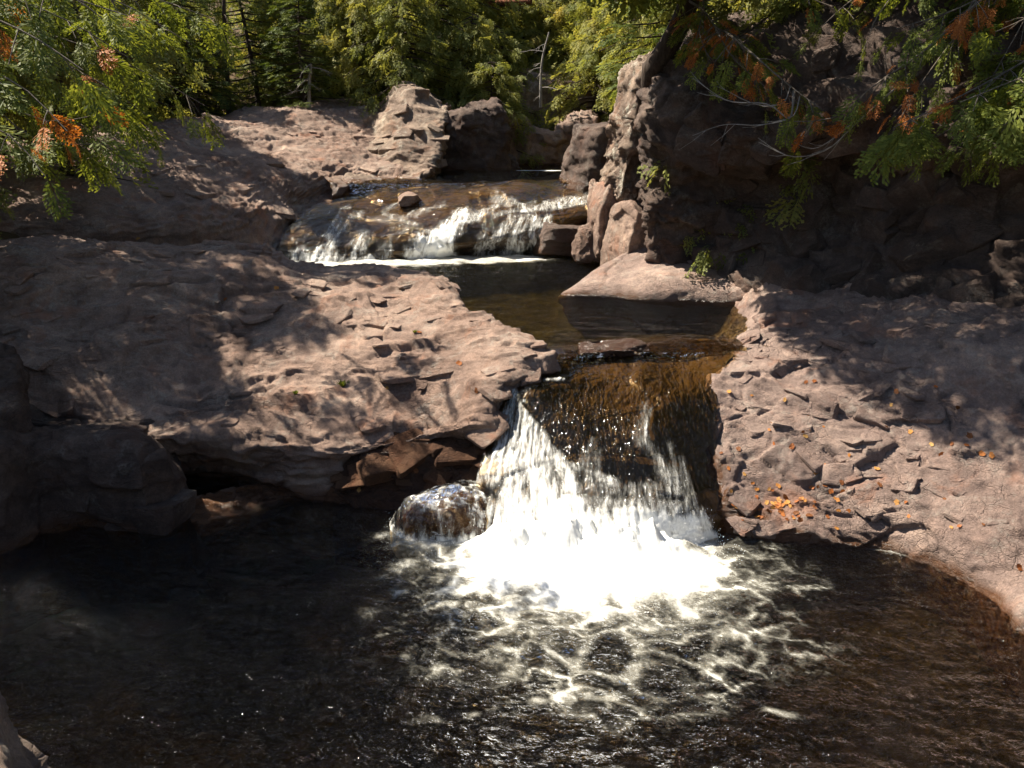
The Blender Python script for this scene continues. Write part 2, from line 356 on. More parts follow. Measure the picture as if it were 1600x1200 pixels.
def bark_mat(name, a, b):
    m, t, _, _ = newmat(name); N = NB(t); p = N.pos(); ps = N.scaled(p, (1, 1, .22))
    n = N.noise(ps, 22, 6, .7); N.out(N.bsdf(N.ramp(n, [(.3, a), (.7, b)]), .9, N.bump(n, .8, .02), .2)); return m
M_bark = bark_mat('bark', (.022, .015, .011), (.085, .062, .048))
M_grey = bark_mat('dead_wood', (.14, .125, .11), (.36, .33, .30))
M_twig = bark_mat('twig', (.05, .04, .03), (.19, .16, .13))
M_red = bark_mat('red_wood', (.10, .035, .018), (.24, .09, .045))

# ------------------------------------------------------------------ ground and riverbed (one sheet)
def interp(x, xs, ys): return np.interp(x, xs, ys)
def gz(x, y):
    x = np.asarray(x, float); y = np.asarray(y, float)
    xc = interp(y, [2, 5.5, 7.3, 8, 10, 12, 15, 18, 22, 40], [0, 0, .7, 1.1, .9, .3, -.3, .7, .8, 2])
    hw = interp(y, [2, 5.5, 7.3, 8, 10, 12, 15, 18, 22, 40], [5, 4.2, 1.9, 1.3, 1.9, 2.4, 2.4, 1.3, 1.0, .8])
    zb = interp(y, [0, 1.3, 2.4, 6.5, 7.2, 7.9, 8.3, 13, 13.4, 14.8, 18, 30, 80], [1.8, 1.8, -.9, -.75, -.65, .5, .55, .6, .75, 1.45, 1.6, 3.3, 12])
    zb = zb + np.where(y < 6.6, .38 * sstep(1.2, 3.2, x) * sstep(3.8, 5.5, y), 0)
    hill = .16 * np.clip(y - 19, 0, None)
    ztl = interp(y, [0, 1.5, 2.6, 8, 9.5, 10.5, 12, 17, 20], [1.8, 1.8, -1.0, -1.0, -.2, .5, .75, 1.9, 2.9]) + hill + .12 * np.clip(-x - 6, 0, 40)
    ztl = ztl + (np.maximum(ztl, 2.0 + hill) - ztl) * sstep(4.9, 6.2, -x)
    cl = y - (11.6 - (x - 1.6) * 1.05)
    ztr = .7 + (3.1 * sstep(0, 1.4, cl)) + hill + .15 * np.clip(x - 6, 0, 40)
    zt = np.where(x < xc, ztl, ztr)
    k = sstep(0, 1.3, np.abs(x - xc) - hw)
    return zb + (np.where((x < xc) & (y < 12), zt, np.maximum(zt, zb)) - zb) * k, 1 - k
def axis(a, b, st, far, g=1.25):
    m = list(np.arange(a, b + 1e-6, st)); s = st; lo = []; q = a
    while q > -far: s *= g; q -= s; lo.append(q)
    hi = []; q = b; s = st
    while q < far: s *= g; q += s; hi.append(q)
    return np.array(lo[::-1] + m + hi)
gx = axis(-5, 5.2, .085, 300); gy = axis(1, 21, .085, 400)
X, Y = np.meshgrid(gx, gy); Zg, bed = gz(X.ravel(), Y.ravel()); Vg = np.stack([X.ravel(), Y.ravel(), Zg], 1)
near = 1 - sstep(25, 60, np.hypot(Vg[:, 0], Vg[:, 1]))
Vg[:, 2] += (.16 * fbm(Vg * np.array([1.2, 1.2, 0]) + 3, 5, 40, .55) + .05 * worley(Vg * np.array([2.8, 2.8, 0]), 41, True)[0]) * (.2 + .8 * near) - .05
g = obj('ground', mesh_np('ground', Vg, grid_faces(len(gy), len(gx))[:, ::-1], {'bed': bed}), M_ground); g['kind'] = 'structure'
def gzp(x, y): return float(gz([x], [y])[0][0])

# ------------------------------------------------------------------ rock outcrops
def off(p, dx=0, dy=0, dz=0): return (p[0] + dx, p[1] + dy, p[2] + dz)
def fill(spec): return [[P(*q) for q in r] for r in spec]
# left ledge in the middle distance
rows = fill([
 [(-150,375,9.4),(60,382,9.7),(240,388,10.3),(380,386,10.8),(450,413,11.0),(600,424,10.7),(705,460,9.8)],
 [(-150,410,9.1),(60,415,9.3),(240,422,9.75),(380,428,9.95),(480,445,10.0),(620,462,9.7),(738,497,9.0)],
 [(-150,470,8.7),(50,480,8.8),(220,490,9.0),(380,490,9.2),(500,500,9.2),(640,510,8.8),(802,522,8.5)],
 [(-150,540,8.3),(40,550,8.35),(210,560,8.4),(370,560,8.5),(500,560,8.5),(660,560,8.2),(858,556,7.95)],
 [(-150,620,7.95),(40,630,7.95),(200,640,7.9),(340,630,8.0),(500,605,8.15),(660,600,7.9),(822,600,7.7)],
 [(-150,668,7.8),(60,675,7.75),(200,668,7.75),(340,650,7.85),(500,640,7.8),(650,630,7.65),(784,622,7.5)],
 [(-150,690,7.6),(60,690,7.5),(210,685,7.45),(340,680,7.5),(480,690,7.45),(640,688,7.3),(781,672,7.25)],
 [(-150,740,7.75),(60,740,7.8),(220,740,7.9),(350,735,7.9),(470,735,7.4),(620,725,7.5),(775,725,7.35)]])
rows = [[off(p, 0, .5, -.05) for p in rows[0]]] + rows
rows = [[off(p, 0, 1.0, -.9) for p in rows[0]]] + rows
rows.append([(p[0], p[1] + .05, -.6) for p in rows[-1]])
rows = [r + [off(r[-1], .05, .02, -.35), off(r[-1], .0, .05, -.8)] for r in rows]
rows = [[off(r[0], -2.2, -.3, .25)] + r for r in rows]
o = patch('rock_ledge', rows, .019, M_rock, 11, 0, .14, dict(plate=(.75, .5, .17), pa=.065, crack=.04, big=.14, rot=.4, strata=.035, thick=.10))
tag(o, 'broad brown flaky rock ledge running from the left edge to the waterfall', 'rock')
# wet undercut rock left of the fall
rows = fill([[(535,700,7.65),(600,672,7.6),(680,662,7.55),(750,655,7.5),(800,660,7.45)],
 [(525,738,7.42),(590,715,7.36),(680,708,7.3),(745,705,7.27),(785,712,7.22)],
 [(518,764,7.38),(580,755,7.3),(670,748,7.24),(740,745,7.2),(785,750,7.15)]])
rows.append([(p[0], p[1] - .08, -.08) for p in rows[-1]]); rows.append([(p[0], p[1] - .05, -.6) for p in rows[-1]])
o = patch('wet_rock', rows, .014, M_wet, 23, .2, 1.2, dict(plate=(.5, .35, .2), pa=.05, crack=.05, big=.10))
tag(o, 'wet reddish brown rock face under the ledge, left of the waterfall', 'rock')
# block and dark rocks at the left of the lower pool
rows = fill([[(-140,630,7.5),(0,640,7.55),(60,660,7.65),(140,666,7.62),(214,668,7.6),(232,676,7.62),(258,690,7.7),(290,704,7.85)],
 [(-140,676,6.60),(0,680,6.72),(60,687,6.98),(140,688,6.96),(214,686,6.95),(232,690,7.0),(258,706,7.2),(286,728,7.55)],
 [(-140,686,6.52),(0,690,6.64),(60,696,6.92),(140,697,6.91),(218,695,6.89),(238,700,6.95),(264,716,7.15),(291,738,7.48)],
 [(-140,790,6.35),(0,785,6.46),(60,775,6.80),(140,772,6.86),(226,772,6.80),(246,774,6.86),(276,778,7.02),(304,784,7.35)],
 [(-140,905,6.15),(0,892,6.28),(60,868,6.62),(140,852,6.78),(232,850,6.72),(256,850,6.78),(288,846,6.90),(314,832,7.22)]])
rows.append([off(p, 0, .05, -.6) for p in rows[-1]]); rows = [[off(p, 0, .6, -.1) for p in rows[0]]] + rows
rows = [[off(r[0], -1.8, -.3, .15)] + r for r in rows]
o = patch('rock_block', rows, .02, M_dark_shade, 31, 0, .15, dict(big=.05, pa=.05, crack=.06, plate=(.8, .7, .4), strata=.02, thick=.2))
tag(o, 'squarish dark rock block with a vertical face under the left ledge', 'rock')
o = boulder('boulder', (-4.75, 7.2, .55), (1.1, 1.2, 1.75), .3, 37, M_dark_shade, 70, 3.5, 0, .2, dict(big=.12, pa=.06))
tag(o, 'dark upright rock at the left edge behind the squarish block', 'rock')
o = patch('rock_shelf', [[W(290, 780, .06), W(360, 762, .06), W(430, 752, .06), W(520, 748, .02)], [W(295, 806, .01), W(350, 788, .02), W(420, 772, .02), W(510, 764, -.02)], [W(310, 834, -.03), W(365, 814, -.02), W(440, 788, -.03), W(520, 778, -.06)], [W(330, 850, -.25), W(385, 830, -.25), W(460, 800, -.25), W(530, 792, -.25)]], .012, M_rock, 43, 0, .14, dict(big=.04, pa=.03, plate=(.2, .15, .08)))
tag(o, 'thin sunlit tongue of orange rock at the water under the left ledge', 'rock')
# right slab
spec = [
 [(1205,478,9.3),(1290,470,9.1),(1380,460,8.9),(1480,450,8.6),(1600,440,8.4),(1800,420,8.2)],
 [(1150,545,8.4),(1230,525,8.5),(1330,515,8.35),(1450,505,8.05),(1600,500,7.75),(1800,490,7.5)],
 [(1105,600,7.8),(1180,585,7.85),(1300,580,7.75),(1430,575,7.55),(1600,575,7.25),(1800,575,6.95)],
 [(1108,690,7.25),(1170,668,7.4),(1290,658,7.35),(1420,655,7.15),(1600,665,6.85),(1800,680,6.45)],
 [(1112,760,6.92),(1175,742,7.0),(1285,735,6.97),(1420,735,6.8),(1600,745,6.45),(1800,775,6.05)],
 [(1120,812,6.72),(1190,800,6.75),(1290,795,6.68),(1430,803,6.48),(1590,840,5.98),(1760,920,5.5)]]
rows = fill(spec)
rows.append([W(1130, 832, .03), W(1200, 838, .05), W(1297, 846, .06), W(1437, 864, .06), W(1545, 915, .06), W(1660, 1010, .06)])
rows.append([(p[0] - .02, p[1] + .06, -.35) for p in rows[-1]]); rows.append([(p[0], p[1] + .2, -.9) for p in rows[-1]])
rows = [[off(p, .3, 1.0, .15) for p in rows[0]]] + rows; rows = [[off(p, .2, 1.0, -.8) for p in rows[0]]] + rows
rows = [[off(r[0], -.62, -.02, -.75), off(r[0], -.24, 0, -.17)] + r for r in rows]
rows = [r + [off(r[-1], 1.6, -.6, .35), off(r[-1], 3.2, -1.0, .5)] for r in rows]
o = patch('rock_slab', rows, .018, M_rockR, 51, 0, .12, dict(plate=(.5, .4, .26), pa=.06, crack=.06, big=.11, rot=-.5, strata=.02, thick=.08, dip=(.3, -.2, 1.)), wetfn=lambda u, v, n: (1 - sstep(-14, 16, u - np.interp(v, [540, 600, 640, 700, 760, 790, 815, 835], [1090, 1090, 1108, 1120, 1128, 1160, 1205, 1270]) + 45 * n)) * sstep(560, 600, v))
tag(o, 'cracked purplish rock slab sloping into the lower pool right of the waterfall', 'rock')
# right cliff
spec = [
 [(1045,88,11.3),(1130,55,10.8),(1260,28,10.1),(1400,15,9.5),(1600,10,8.7),(1850,0,7.9)],
 [(1022,165,11.0),(1110,145,10.4),(1250,130,9.7),(1400,125,9.1),(1600,130,8.3),(1850,130,7.5)],
 [(1014,245,10.9),(1110,235,10.3),(1250,225,9.6),(1400,225,9.0),(1600,230,8.2),(1850,230,7.4)],
 [(1013,290,10.85),(1110,285,10.6),(1250,265,10.2),(1400,270,9.4),(1600,280,8.5),(1850,280,7.6)],
 [(1013,340,10.9),(1110,340,10.7),(1250,335,10.3),(1400,345,9.3),(1600,355,8.4),(1850,360,7.6)],
 [(1015,400,11.0),(1105,405,10.9),(1230,400,10.2),(1390,405,9.2),(1600,415,8.2),(1850,430,7.4)],
 [(1018,450,11.0),(1105,450,10.8),(1235,450,9.8),(1390,470,8.9),(1600,490,8.0),(1850,510,7.2)]]
rows = fill(spec); rows.append([off(p, 0, .1, -1.0) for p in rows[-1]])
rows = [[off(p, .4, 1.2, .1) for p in rows[0]]] + rows; rows = [[off(p, .5, 2.4, -.5) for p in rows[0]]] + rows
rows = [[off(r[0], .5, 3.2, -.1), off(r[0], .12, 1.0, 0)] + r for r in rows]
rows = [r + [off(r[-1], 2.2, -.9, .1)] for r in rows]
o = patch('rock_cliff', rows, .029, M_dark_shade, 61, None, .2, dict(plate=(.62, .62, .30), pa=.15, crack=.09, big=.22, fine=.02, rot=.3, strata=.07, thick=.22, dip=(.35, .1, 1.)))
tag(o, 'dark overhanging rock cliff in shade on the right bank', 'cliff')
# rounded boulder at the cliff foot
rows = fill([[(995,384,11.7),(1060,386,11.4),(1140,398,11.0),(1240,408,10.6)], [(945,412,11.25),(1025,412,10.95),(1130,427,10.6),(1240,438,10.2)], [(908,445,10.8),(1005,448,10.5),(1115,455,10.3),(1240,462,9.95)]])
rows.append([W(888, 462, 1.15), W(985, 469, 1.15), W(1105, 475, 1.15), W(1240, 480, 1.15)]); rows.append([off(p, .05, .25, -.12) for p in rows[-1]]); rows.append([off(p, .2, .8, -.6) for p in rows[-1]])
rows = [[off(p, 0, .9, -.1) for p in rows[0]]] + rows
rows = [[off(r[0], .1, .9, -.5)] + r for r in rows]
o = patch('boulder', rows, .018, M_rockR, 71, 1.15, .1, dict(plate=(.8, .6, .3), pa=.03, crack=.02, big=.12))
tag(o, 'smooth rounded boulder at the foot of the cliff beside the middle pool', 'rock')
# pillars at the cliff's left end
o = boulder('rock_pillar', P(946, 345, 12.75), (.44, .7, 1.05), .25, 81, M_rock, 56, 6, 1.15, .12, dict(big=.1, pa=.05, plate=(.2, .3, .5)), lichen=.2, taper=.15)
tag(o, 'jagged sunlit brown rock pillar at the right end of the upper cascade', 'rock')
o = boulder('boulder', P(918, 378, 12.7), (.22, .4, .5), .5, 82, M_rock, 36, 4, 1.15, .2, dict(big=.08, pa=.04, plate=(.2, .2, .3)))
tag(o, 'small pointed yellowish rock leaning on the left foot of the jagged pillar', 'rock')
o = boulder('boulder', P(985, 372, 11.9), (.5, .9, .9), .2, 83, M_rock, 50, 3.5, 1.15, .15, dict(big=.1, pa=.03))
tag(o, 'curved brown rock between the jagged pillar and the cliff edge', 'rock')
o = boulder('rock_pillar', P(993, 215, 12.6), (.46, 1.2, 2.1), .1, 84, M_pale, 90, 7, None, .1, dict(big=.12, pa=.13, plate=(.3, .3, .28), crack=.06, strata=.05, thick=.16), lichen=.5, tilt=(0, .17), taper=.3)
tag(o, 'leaning pale lichen crusted rock pillar along the left edge of the cliff', 'rock')
o = boulder('boulder', P(928, 250, 15.8), (1.05, 1.9, 1.5), .1, 85, M_dark_shade, 60, 3.2, 2.06, .15, dict(big=.2, pa=.06), taper=.35)
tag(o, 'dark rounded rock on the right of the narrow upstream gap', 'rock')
o = boulder('boulder', P(884, 374, 13.75), (.95, .9, .56), .1, 86, M_dark_shade, 50, 4, 1.15, .5, dict(big=.08, pa=.03))
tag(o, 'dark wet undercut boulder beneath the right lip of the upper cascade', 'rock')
# far left bank
spec = [
 [(-150,250,12),(60,230,13.5),(230,205,15),(340,192,16.5),(440,178,18),(520,168,19),(600,172,19.5)],
 [(-150,290,11.2),(60,275,12.3),(230,255,13.6),(350,240,15),(450,225,16.5),(550,215,17.7),(640,220,18)],
 [(-150,330,10.6),(60,320,11.4),(230,310,12.4),(360,295,13.6),(460,275,15),(560,262,16.4),(655,258,17.2)],
 [(-150,365,10.4),(60,360,11.1),(230,355,11.9),(350,345,12.8),(435,332,13.8),(500,312,15.0),(668,283,16.7)],
 [(-150,420,10.7),(60,415,11.2),(230,405,11.9),(350,395,12.7),(428,395,13.1),(498,330,14.6),(668,296,16.3)]]
rows = fill(spec); rows.append([off(p, .1, -.1, -.8) for p in rows[-1]])
rows = [[off(p, -.3, 1.3, .12) for p in rows[0]]] + rows; rows = [[off(p, -.3, 1.5, -.3) for p in rows[0]]] + rows
rows = [[off(r[0], -2.5, -.3, .2)] + r for r in rows]
o = patch('rock_bank', rows, .034, M_rock, 91, 1.2, .1, dict(plate=(.7, .5, .14), pa=.05, crack=.04, big=.16, rot=.9, strata=.05, thick=.11))
tag(o, 'smooth sunlit rock bank sloping down to the upper cascade on the far left', 'rock')
rows = fill([[(540,175,19.3),(585,170,19.2),(606,152,19.0),(634,134,18.8),(660,142,18.6),(692,165,18.4)], [(525,198,18.5),(575,195,18.4),(605,180,18.1),(632,172,17.9),(662,178,17.7),(692,192,17.6)],
 [(510,228,17.5),(565,228,17.6),(600,222,17.4),(628,220,17.2),(658,225,17.1),(688,228,17.1)], [(500,262,16.2),(550,264,16.8),(595,262,16.8),(625,260,16.7),(654,260,16.7),(676,262,16.7)]])
rows.append([W(520, 300, 1.95), W(560, 296, 1.95), W(600, 292, 1.95), W(630, 288, 1.97), W(655, 286, 2.0), W(668, 285, 2.0)]); rows.append([off(p, 0, 0, -.6) for p in rows[-1]])
rows = [[off(p, 0, 1.0, -.1) for p in rows[0]]] + rows
rows = [r + [off(r[-1], .05, .5, -.0), off(r[-1], -.2, 1.6, -.2)] for r in rows]
o = patch('rock_outcrop', rows, .024, M_pale, 95, 2.06, .1, dict(plate=(.6, .5, .3), pa=.10, crack=.05, big=.12, strata=.02, thick=.12), lichen=.1)
tag(o, 'pale lichen covered rock outcrop at the right end of the far left bank', 'rock')
for (u, v, Y, dm, rz, sd_, mt, lb) in [
 (738, 232, 18.7, (1.35, 1.8, 1.55), .15, 101, M_dark_shade, 'large dark blocky rock standing in the upstream gap beside the pale outcrop'),  # gap shadow put into this rock's colour by the darker material
 (785, 262, 18.4, (.55, .7, .45), .4, 102, M_dark_shade, 'low dark boulder at the water right of the large blocky rock'),
 (803, 228, 20.0, (.75, 1.2, 1.25), -.2, 103, M_pale, 'sunlit pale rock standing just right of the large blocky rock'),
 (850, 248, 20.8, (2.0, 2.2, 1.0), .1, 104, M_rock, 'low sunlit brown rock step at the head of the upstream gap'),
 (848, 182, 22.3, (2.5, 1.8, 2.1), .2, 105, M_pale, 'grey white fractured rock wall high at the head of the gap'),
 (900, 222, 20.6, (.9, 1.6, 1.1), -.2, 106, M_rock, 'lichen spotted rock beside the grey wall, right of the gap')]:
    o = boulder('boulder', P(u, v, Y), dm, rz, sd_, mt, 52, 4.5, 2.06, .12, dict(big=.2, pa=.10, plate=(.5, .5, .45), crack=.05, strata=.04, thick=.2), taper=.2)
    tag(o, lb, 'rock')
# round rock awash, stone on the cascade, near corner rock
o = boulder('boulder', (-.50, 6.93, -.05), (1.05, .64, .74), .12, 111, M_wet, 70, 2.3, 2, 1, dict(big=.09, pa=.03, plate=(.3, .3, .2)))
tag(o, 'round dark red boulder awash left of the lower waterfall', 'rock')
FOAM_BOULDER = o
o = boulder('boulder', P(640, 312, 14.55), (.36, .34, .20), .3, 112, M_rock, 30, 4, None, .1, dict(big=.03, pa=.015, plate=(.2, .2, .1)))
tag(o, 'small dry tan stone sitting on top of the upper cascade', 'rock')
o = boulder('boulder', (-1.92, 2.15, 1.05), (1.1, 1.3, 1.15), .4, 113, M_pale, 60, 3, 0, .2, dict(big=.12, pa=.04))
tag(o, 'corner of a pale boulder at the bottom left of the picture', 'rock')
o = boulder('boulder', (P(960, 540, 8.3)[0], 8.32, 1.10), (.66, .32, .20), .05, 114, M_wet, 40, 3, 2, 1, dict(big=.05, pa=.03, plate=(.3, .2, .1)))
tag(o, 'low wet brown rock breaking the surface at the lip of the lower waterfall', 'rock')

# angular plates and blocks standing proud of the bedrock
PLATE = []
for k in range(8):
    po = boulder('rock_plate', (0, 0, 0), (1.0, .62 + .06 * (k % 3), .18 if k < 5 else .5), 0, 700 + k, M_rock, 15, 9, None, .1, dict(big=.0, pa=.018, crack=0, plate=(.3, .3, .3), fine=.006), smooth=False)
    PLATE.append(po.data); bpy.data.objects.remove(po)
def plates(parent, n, seed, size, idx, mat, box, up=.45, sink=.35, al=0., spread=.5):
    r = np.random.default_rng(seed); me = parent.data; nv = len(me.vertices); V = np.zeros(nv * 3, np.float32); me.vertices.foreach_get('co', V); V = V.reshape(-1, 3)
    Nn = np.zeros(nv * 3, np.float32); me.vertices.foreach_get('normal', Nn); Nn = Nn.reshape(-1, 3)
    if Nn[:, 2].mean() < -.05: Nn = -Nn
    u, v = proj(V); ok = np.where((u > box[0]) & (u < box[2]) & (v > box[1]) & (v < box[3]) & (V[:, 1] > 4) & (((V - np.array([0, 0, CAM_H])) * Nn).sum(1) < 0))[0]
    cl = fbm(V[ok] * .9, 3, seed + 1); ok = ok[cl > -.12]
    for i in r.choice(ok, min(n, len(ok)), False):
        nn = Vector(Nn[i].tolist()).lerp(Vector((0, 0, 1)), up).normalized(); a = al + r.normal(0, spread); t = Vector((math.cos(a), math.sin(a), 0)); t = (t - nn * t.dot(nn)).normalized(); b = nn.cross(t)
        sz = size[0] * (size[1] / size[0]) ** r.random(); j = idx[r.integers(0, len(idx))]; m_ = MESHV[(mat.name, j)] if (mat.name, j) in MESHV else MESHV.setdefault((mat.name, j), PLATE[j].copy())
        if m_.materials[0] != mat: m_.materials[0] = mat
        o = bpy.data.objects.new('rock_plate', m_); col.objects.link(o); o.parent = parent; th = (.18 if j < 5 else .5) * sz
        o.matrix_local = Matrix.Translation(Vector(V[i].tolist()) - nn * th * sink) @ Matrix(((t.x, b.x, nn.x, 0), (t.y, b.y, nn.y, 0), (t.z, b.z, nn.z, 0), (0, 0, 0, 1))) @ Matrix.Diagonal((sz, sz * r.uniform(.7, 1.2), sz * r.uniform(.6, 1.2), 1))
MESHV = {}
ROCKS = {o['label']: o for o in bpy.data.objects if o.get('category') in ('rock', 'cliff')}
def rk(t): return [o for l, o in ROCKS.items() if l.startswith(t)][0]
plates(rk('broad brown flaky'), 140, 801, (.12, .44), [0, 1, 2, 3, 4], M_rock, (-60, 385, 850, 690), .5, .40, .25)
plates(rk('cracked purplish'), 140, 802, (.10, .36), [0, 1, 2, 3, 4, 5, 6], M_rockR, (1150, 480, 1650, 830), .25, .44, -.3, .5)
plates(rk('smooth sunlit rock bank'), 50, 803, (.2, .6), [0, 1, 2, 3, 4], M_rock, (-50, 180, 640, 340), .4, .42, .6)
plates(rk('dark overhanging'), 130, 804, (.3, .8), [3, 4, 5, 6, 7], M_dark_shade, (1085, 60, 1650, 480), .0, .36, .3, .6)
plates(rk('squarish dark'), 26, 805, (.25, .6), [5, 6, 7], M_dark_shade, (-60, 640, 320, 860), .0, .42, .1, .4)
plates(rk('pale lichen covered'), 30, 806, (.2, .55), [3, 4, 5, 6], M_pale, (560, 130, 690, 280), .3, .36, .2)
plates(rk('wet reddish'), 26, 807, (.15, .4), [2, 3, 4, 5], M_wet, (520, 650, 790, 780), .4, .36, .2)

# ------------------------------------------------------------------ water
def closed(V, F, drop):
    """give a water sheet a body: sides and a bottom"""
    n = len(V); e = np.concatenate([F[:, [0, 1]], F[:, [1, 2]], F[:, [2, 3]], F[:, [3, 0]]])
    key = np.sort(e, 1); kk = key[:, 0].astype(np.int64) * (n + 1) + key[:, 1]; u, inv, cnt = np.unique(kk, return_inverse=True, return_counts=True)
    b = e[cnt[inv] == 1]; zb_ = V[:, 2].mean() - drop; bv = np.unique(b); mp = np.full(n, -1); mp[bv] = n + np.arange(len(bv))
    V2 = V[bv].copy(); V2[:, 2] = zb_; lo, hi = V[:, :2].min(0), V[:, :2].max(0)
    Q = np.array([(lo[0], lo[1], zb_), (lo[0], hi[1], zb_), (hi[0], hi[1], zb_), (hi[0], lo[1], zb_)]); m_ = n + len(bv)
    S = np.stack([b[:, 1], b[:, 0], mp[b[:, 0]], mp[b[:, 1]]], 1)
    return np.concatenate([V, V2, Q]), np.concatenate([F, S, [[m_, m_ + 1, m_ + 2, m_ + 3]]])
def cull(V, F, keepv):
    F = F[keepv[F].all(1)]; used = np.unique(F); m = np.full(len(V), -1); m[used] = np.arange(len(used)); return V[used], m[F], used
def flat(x0, x1, y0, y1, z, r):
    xs = np.arange(x0, x1, r); ys = np.arange(y0, y1, r); X, Y = np.meshgrid(xs, ys)
    return np.stack([X.ravel(), Y.ravel(), np.full(X.size, z)], 1), grid_faces(len(ys), len(xs))[:, ::-1]
# lower pool
V, F = flat(-5.6, 5.0, 2.2, 8.3, 0, .021)
q = V * np.array([1, 1, 0]); wp = q + .30 * np.stack([fbm(q * 2.1, 4, 200), fbm(q * 2.1, 4, 201), 0 * q[:, 0]], 1)
dc = np.hypot((V[:, 0] - .58) / .98, (V[:, 1] - 6.28) / .62)
do = np.hypot((V[:, 0] - .60) / 1.78, (V[:, 1] - 5.72) / 1.58) + .22 * fbm(q * 1.5, 3, 204)
f1, f2, _, _ = worley(wp * np.array([2.3, 3.6, 0]) + 5, 202, True); g1, g2, _, _ = worley(wp * np.array([5.2, 7.5, 0]), 203, True)
fall_off = 1 - sstep(.42, 1.12, do)
wid = .05 + .11 * fall_off ** 2
e1 = np.exp(-(f2 - f1) / wid); e2 = np.exp(-(g2 - g1) / (wid * 1.1)); h1, h2, _, _ = worley(wp * np.array([11, 15, 0]) + 2, 213, True); e3 = np.exp(-(h2 - h1) / .12)
brk = sstep(-.30, .30, fbm(q * 2.6, 4, 206)); brk2 = sstep(-.25, .35, fbm(q * 5.5 + 3, 4, 214))
am = np.clip(.72 + .55 * fbm(q * 1.9 + 9, 4, 216, .6), .4, 1.05)
web = (e1 * (.6 + .4 * brk) * .74 + e2 * (.35 + .65 * brk2) * .5 + e3 * (.3 + .7 * brk * brk2) * .3) * am
mid_ = 1 - sstep(.55, 1.9, dc + .35 * fbm(wp * 2.2, 4, 217, .6))
foam = np.clip(web * sstep(0, .45, fall_off) * (.92 + .2 * fall_off) + .66 * mid_ * (.7 + .9 * fbm(wp * np.array([2.5, 6, 0]), 4, 218, .6)) + (1 - sstep(.35, 1.2, dc + .36 * fbm(wp * 3.4, 5, 205, .6))) * 1.3, 0, 1.3)
# froth round the boulder awash and faint outer streaks
bx_ = np.array(W(700, 838, 0)); db = np.hypot((V[:, 0] - bx_[0]) / .62, (V[:, 1] - bx_[1]) / .26)
foam = np.maximum(foam, .62 * (1 - sstep(.5, 1.2, db + .5 * fbm(q * 7, 3, 207))))
sx = np.array(W(950, 1105, 0)); ds = np.abs(V[:, 1] - sx[1] - .12 * np.sin(V[:, 0] * 2.2) - .1 * fbm(q * 2.2, 3, 208)) / .05
foam = np.maximum(foam, .55 * (1 - sstep(.2, 1.3, ds)) * sstep(-.75, -.2, V[:, 0]) * (1 - sstep(1.5, 2.0, V[:, 0])) * sstep(-.2, .3, fbm(q * 4, 3, 209)))
rw = np.array(W(1370, 858, 0)); dr_ = np.abs(V[:, 1] - (rw[1] - .45 * (V[:, 0] - rw[0]) - .25 * (V[:, 0] - rw[0]) ** 2)) / .03
foam = np.maximum(foam, .5 * (1 - sstep(.3, 1.2, dr_)) * (np.abs(V[:, 0] - rw[0]) < .45))
ch = 1 - sstep(.3, 1.3, do)
V[:, 2] += .018 * fbm(q * np.array([1.6, 2.6, 0]), 3, 210) + (.006 + .03 * ch) * fbm(wp * np.array([4.5, 6, 0]), 3, 211) + .10 * (1 - sstep(.2, 1.05, dc)) + .05 * (1 - sstep(.3, 1.1, dc)) * fbm(q * 7, 3, 212)
V[:, 2] += .20 * np.exp(-((V[:, 1] - 6.47) / .17) ** 2) * (1 - sstep(.55, 1.05, np.abs(V[:, 0] - .52))) * np.clip(.75 + 1.0 * fbm(q * np.array([5, 6, 0]), 4, 219, .6), 0, 2)
n0 = len(V); V, F = closed(V, F, 1.6)
me = mesh_np('water', V, F, {'foam': np.concatenate([foam, np.zeros(len(V) - n0)])})
o = obj('water', me, M_pool); o['kind'] = 'structure'; o['label'] = 'dark brown lower pool with white foam below the waterfall'
# middle pool
V, F = flat(-3.6, 3.6, 7.6, 13.6, 1.15, .025)
xe = np.interp(V[:, 1], [7.6, 7.95, 8.5, 9.0, 9.8, 10.7, 11, 12], [.30, .25, -.08, -.5, -.75, -1.6, -2.8, -3.6])
lip = np.interp(V[:, 0], [0, .3, .55, 1.0, 1.5, 1.9, 2.4], [8.0, 7.98, 8.08, 8.2, 8.22, 8.2, 8.4])
V, F, used = cull(V, F, (V[:, 0] > xe) & (V[:, 1] > lip - .02))
q = V * np.array([1, 1, 0]); near_c = sstep(11.2, 13.0, V[:, 1])
V[:, 2] += (.006 + .035 * near_c) * fbm(q * np.array([3, 6, 0]), 3, 220) + .006 * fbm(q * np.array([1.5, 4, 0]), 2, 221)
by = np.interp(V[:, 0], [-3, -2.2, -1, 0, .9], [12.65, 12.7, 12.95, 13.2, 13.35]) + .16 * fbm(q * np.array([2.5, 0, 0]), 3, 224)
foam = .66 * (1 - sstep(.0, .4, np.clip(by - V[:, 1] + .22 * fbm(q * np.array([3, 5, 0]), 4, 222), 0, 9))) * (1 - sstep(.3, .8, V[:, 0])) + .42 * (1 - sstep(0, .8, by - V[:, 1])) * sstep(.1, .5, fbm(q * np.array([2, 9, 0]), 3, 223)) * (V[:, 0] < .5)
n0 = len(V); V, F = closed(V, F, 1.0); me = mesh_np('water', V, F, {'foam': np.concatenate([foam, np.zeros(len(V) - n0)])})
o = obj('water', me, M_mid); o['kind'] = 'structure'; o['label'] = 'olive brown middle pool between the two waterfalls'
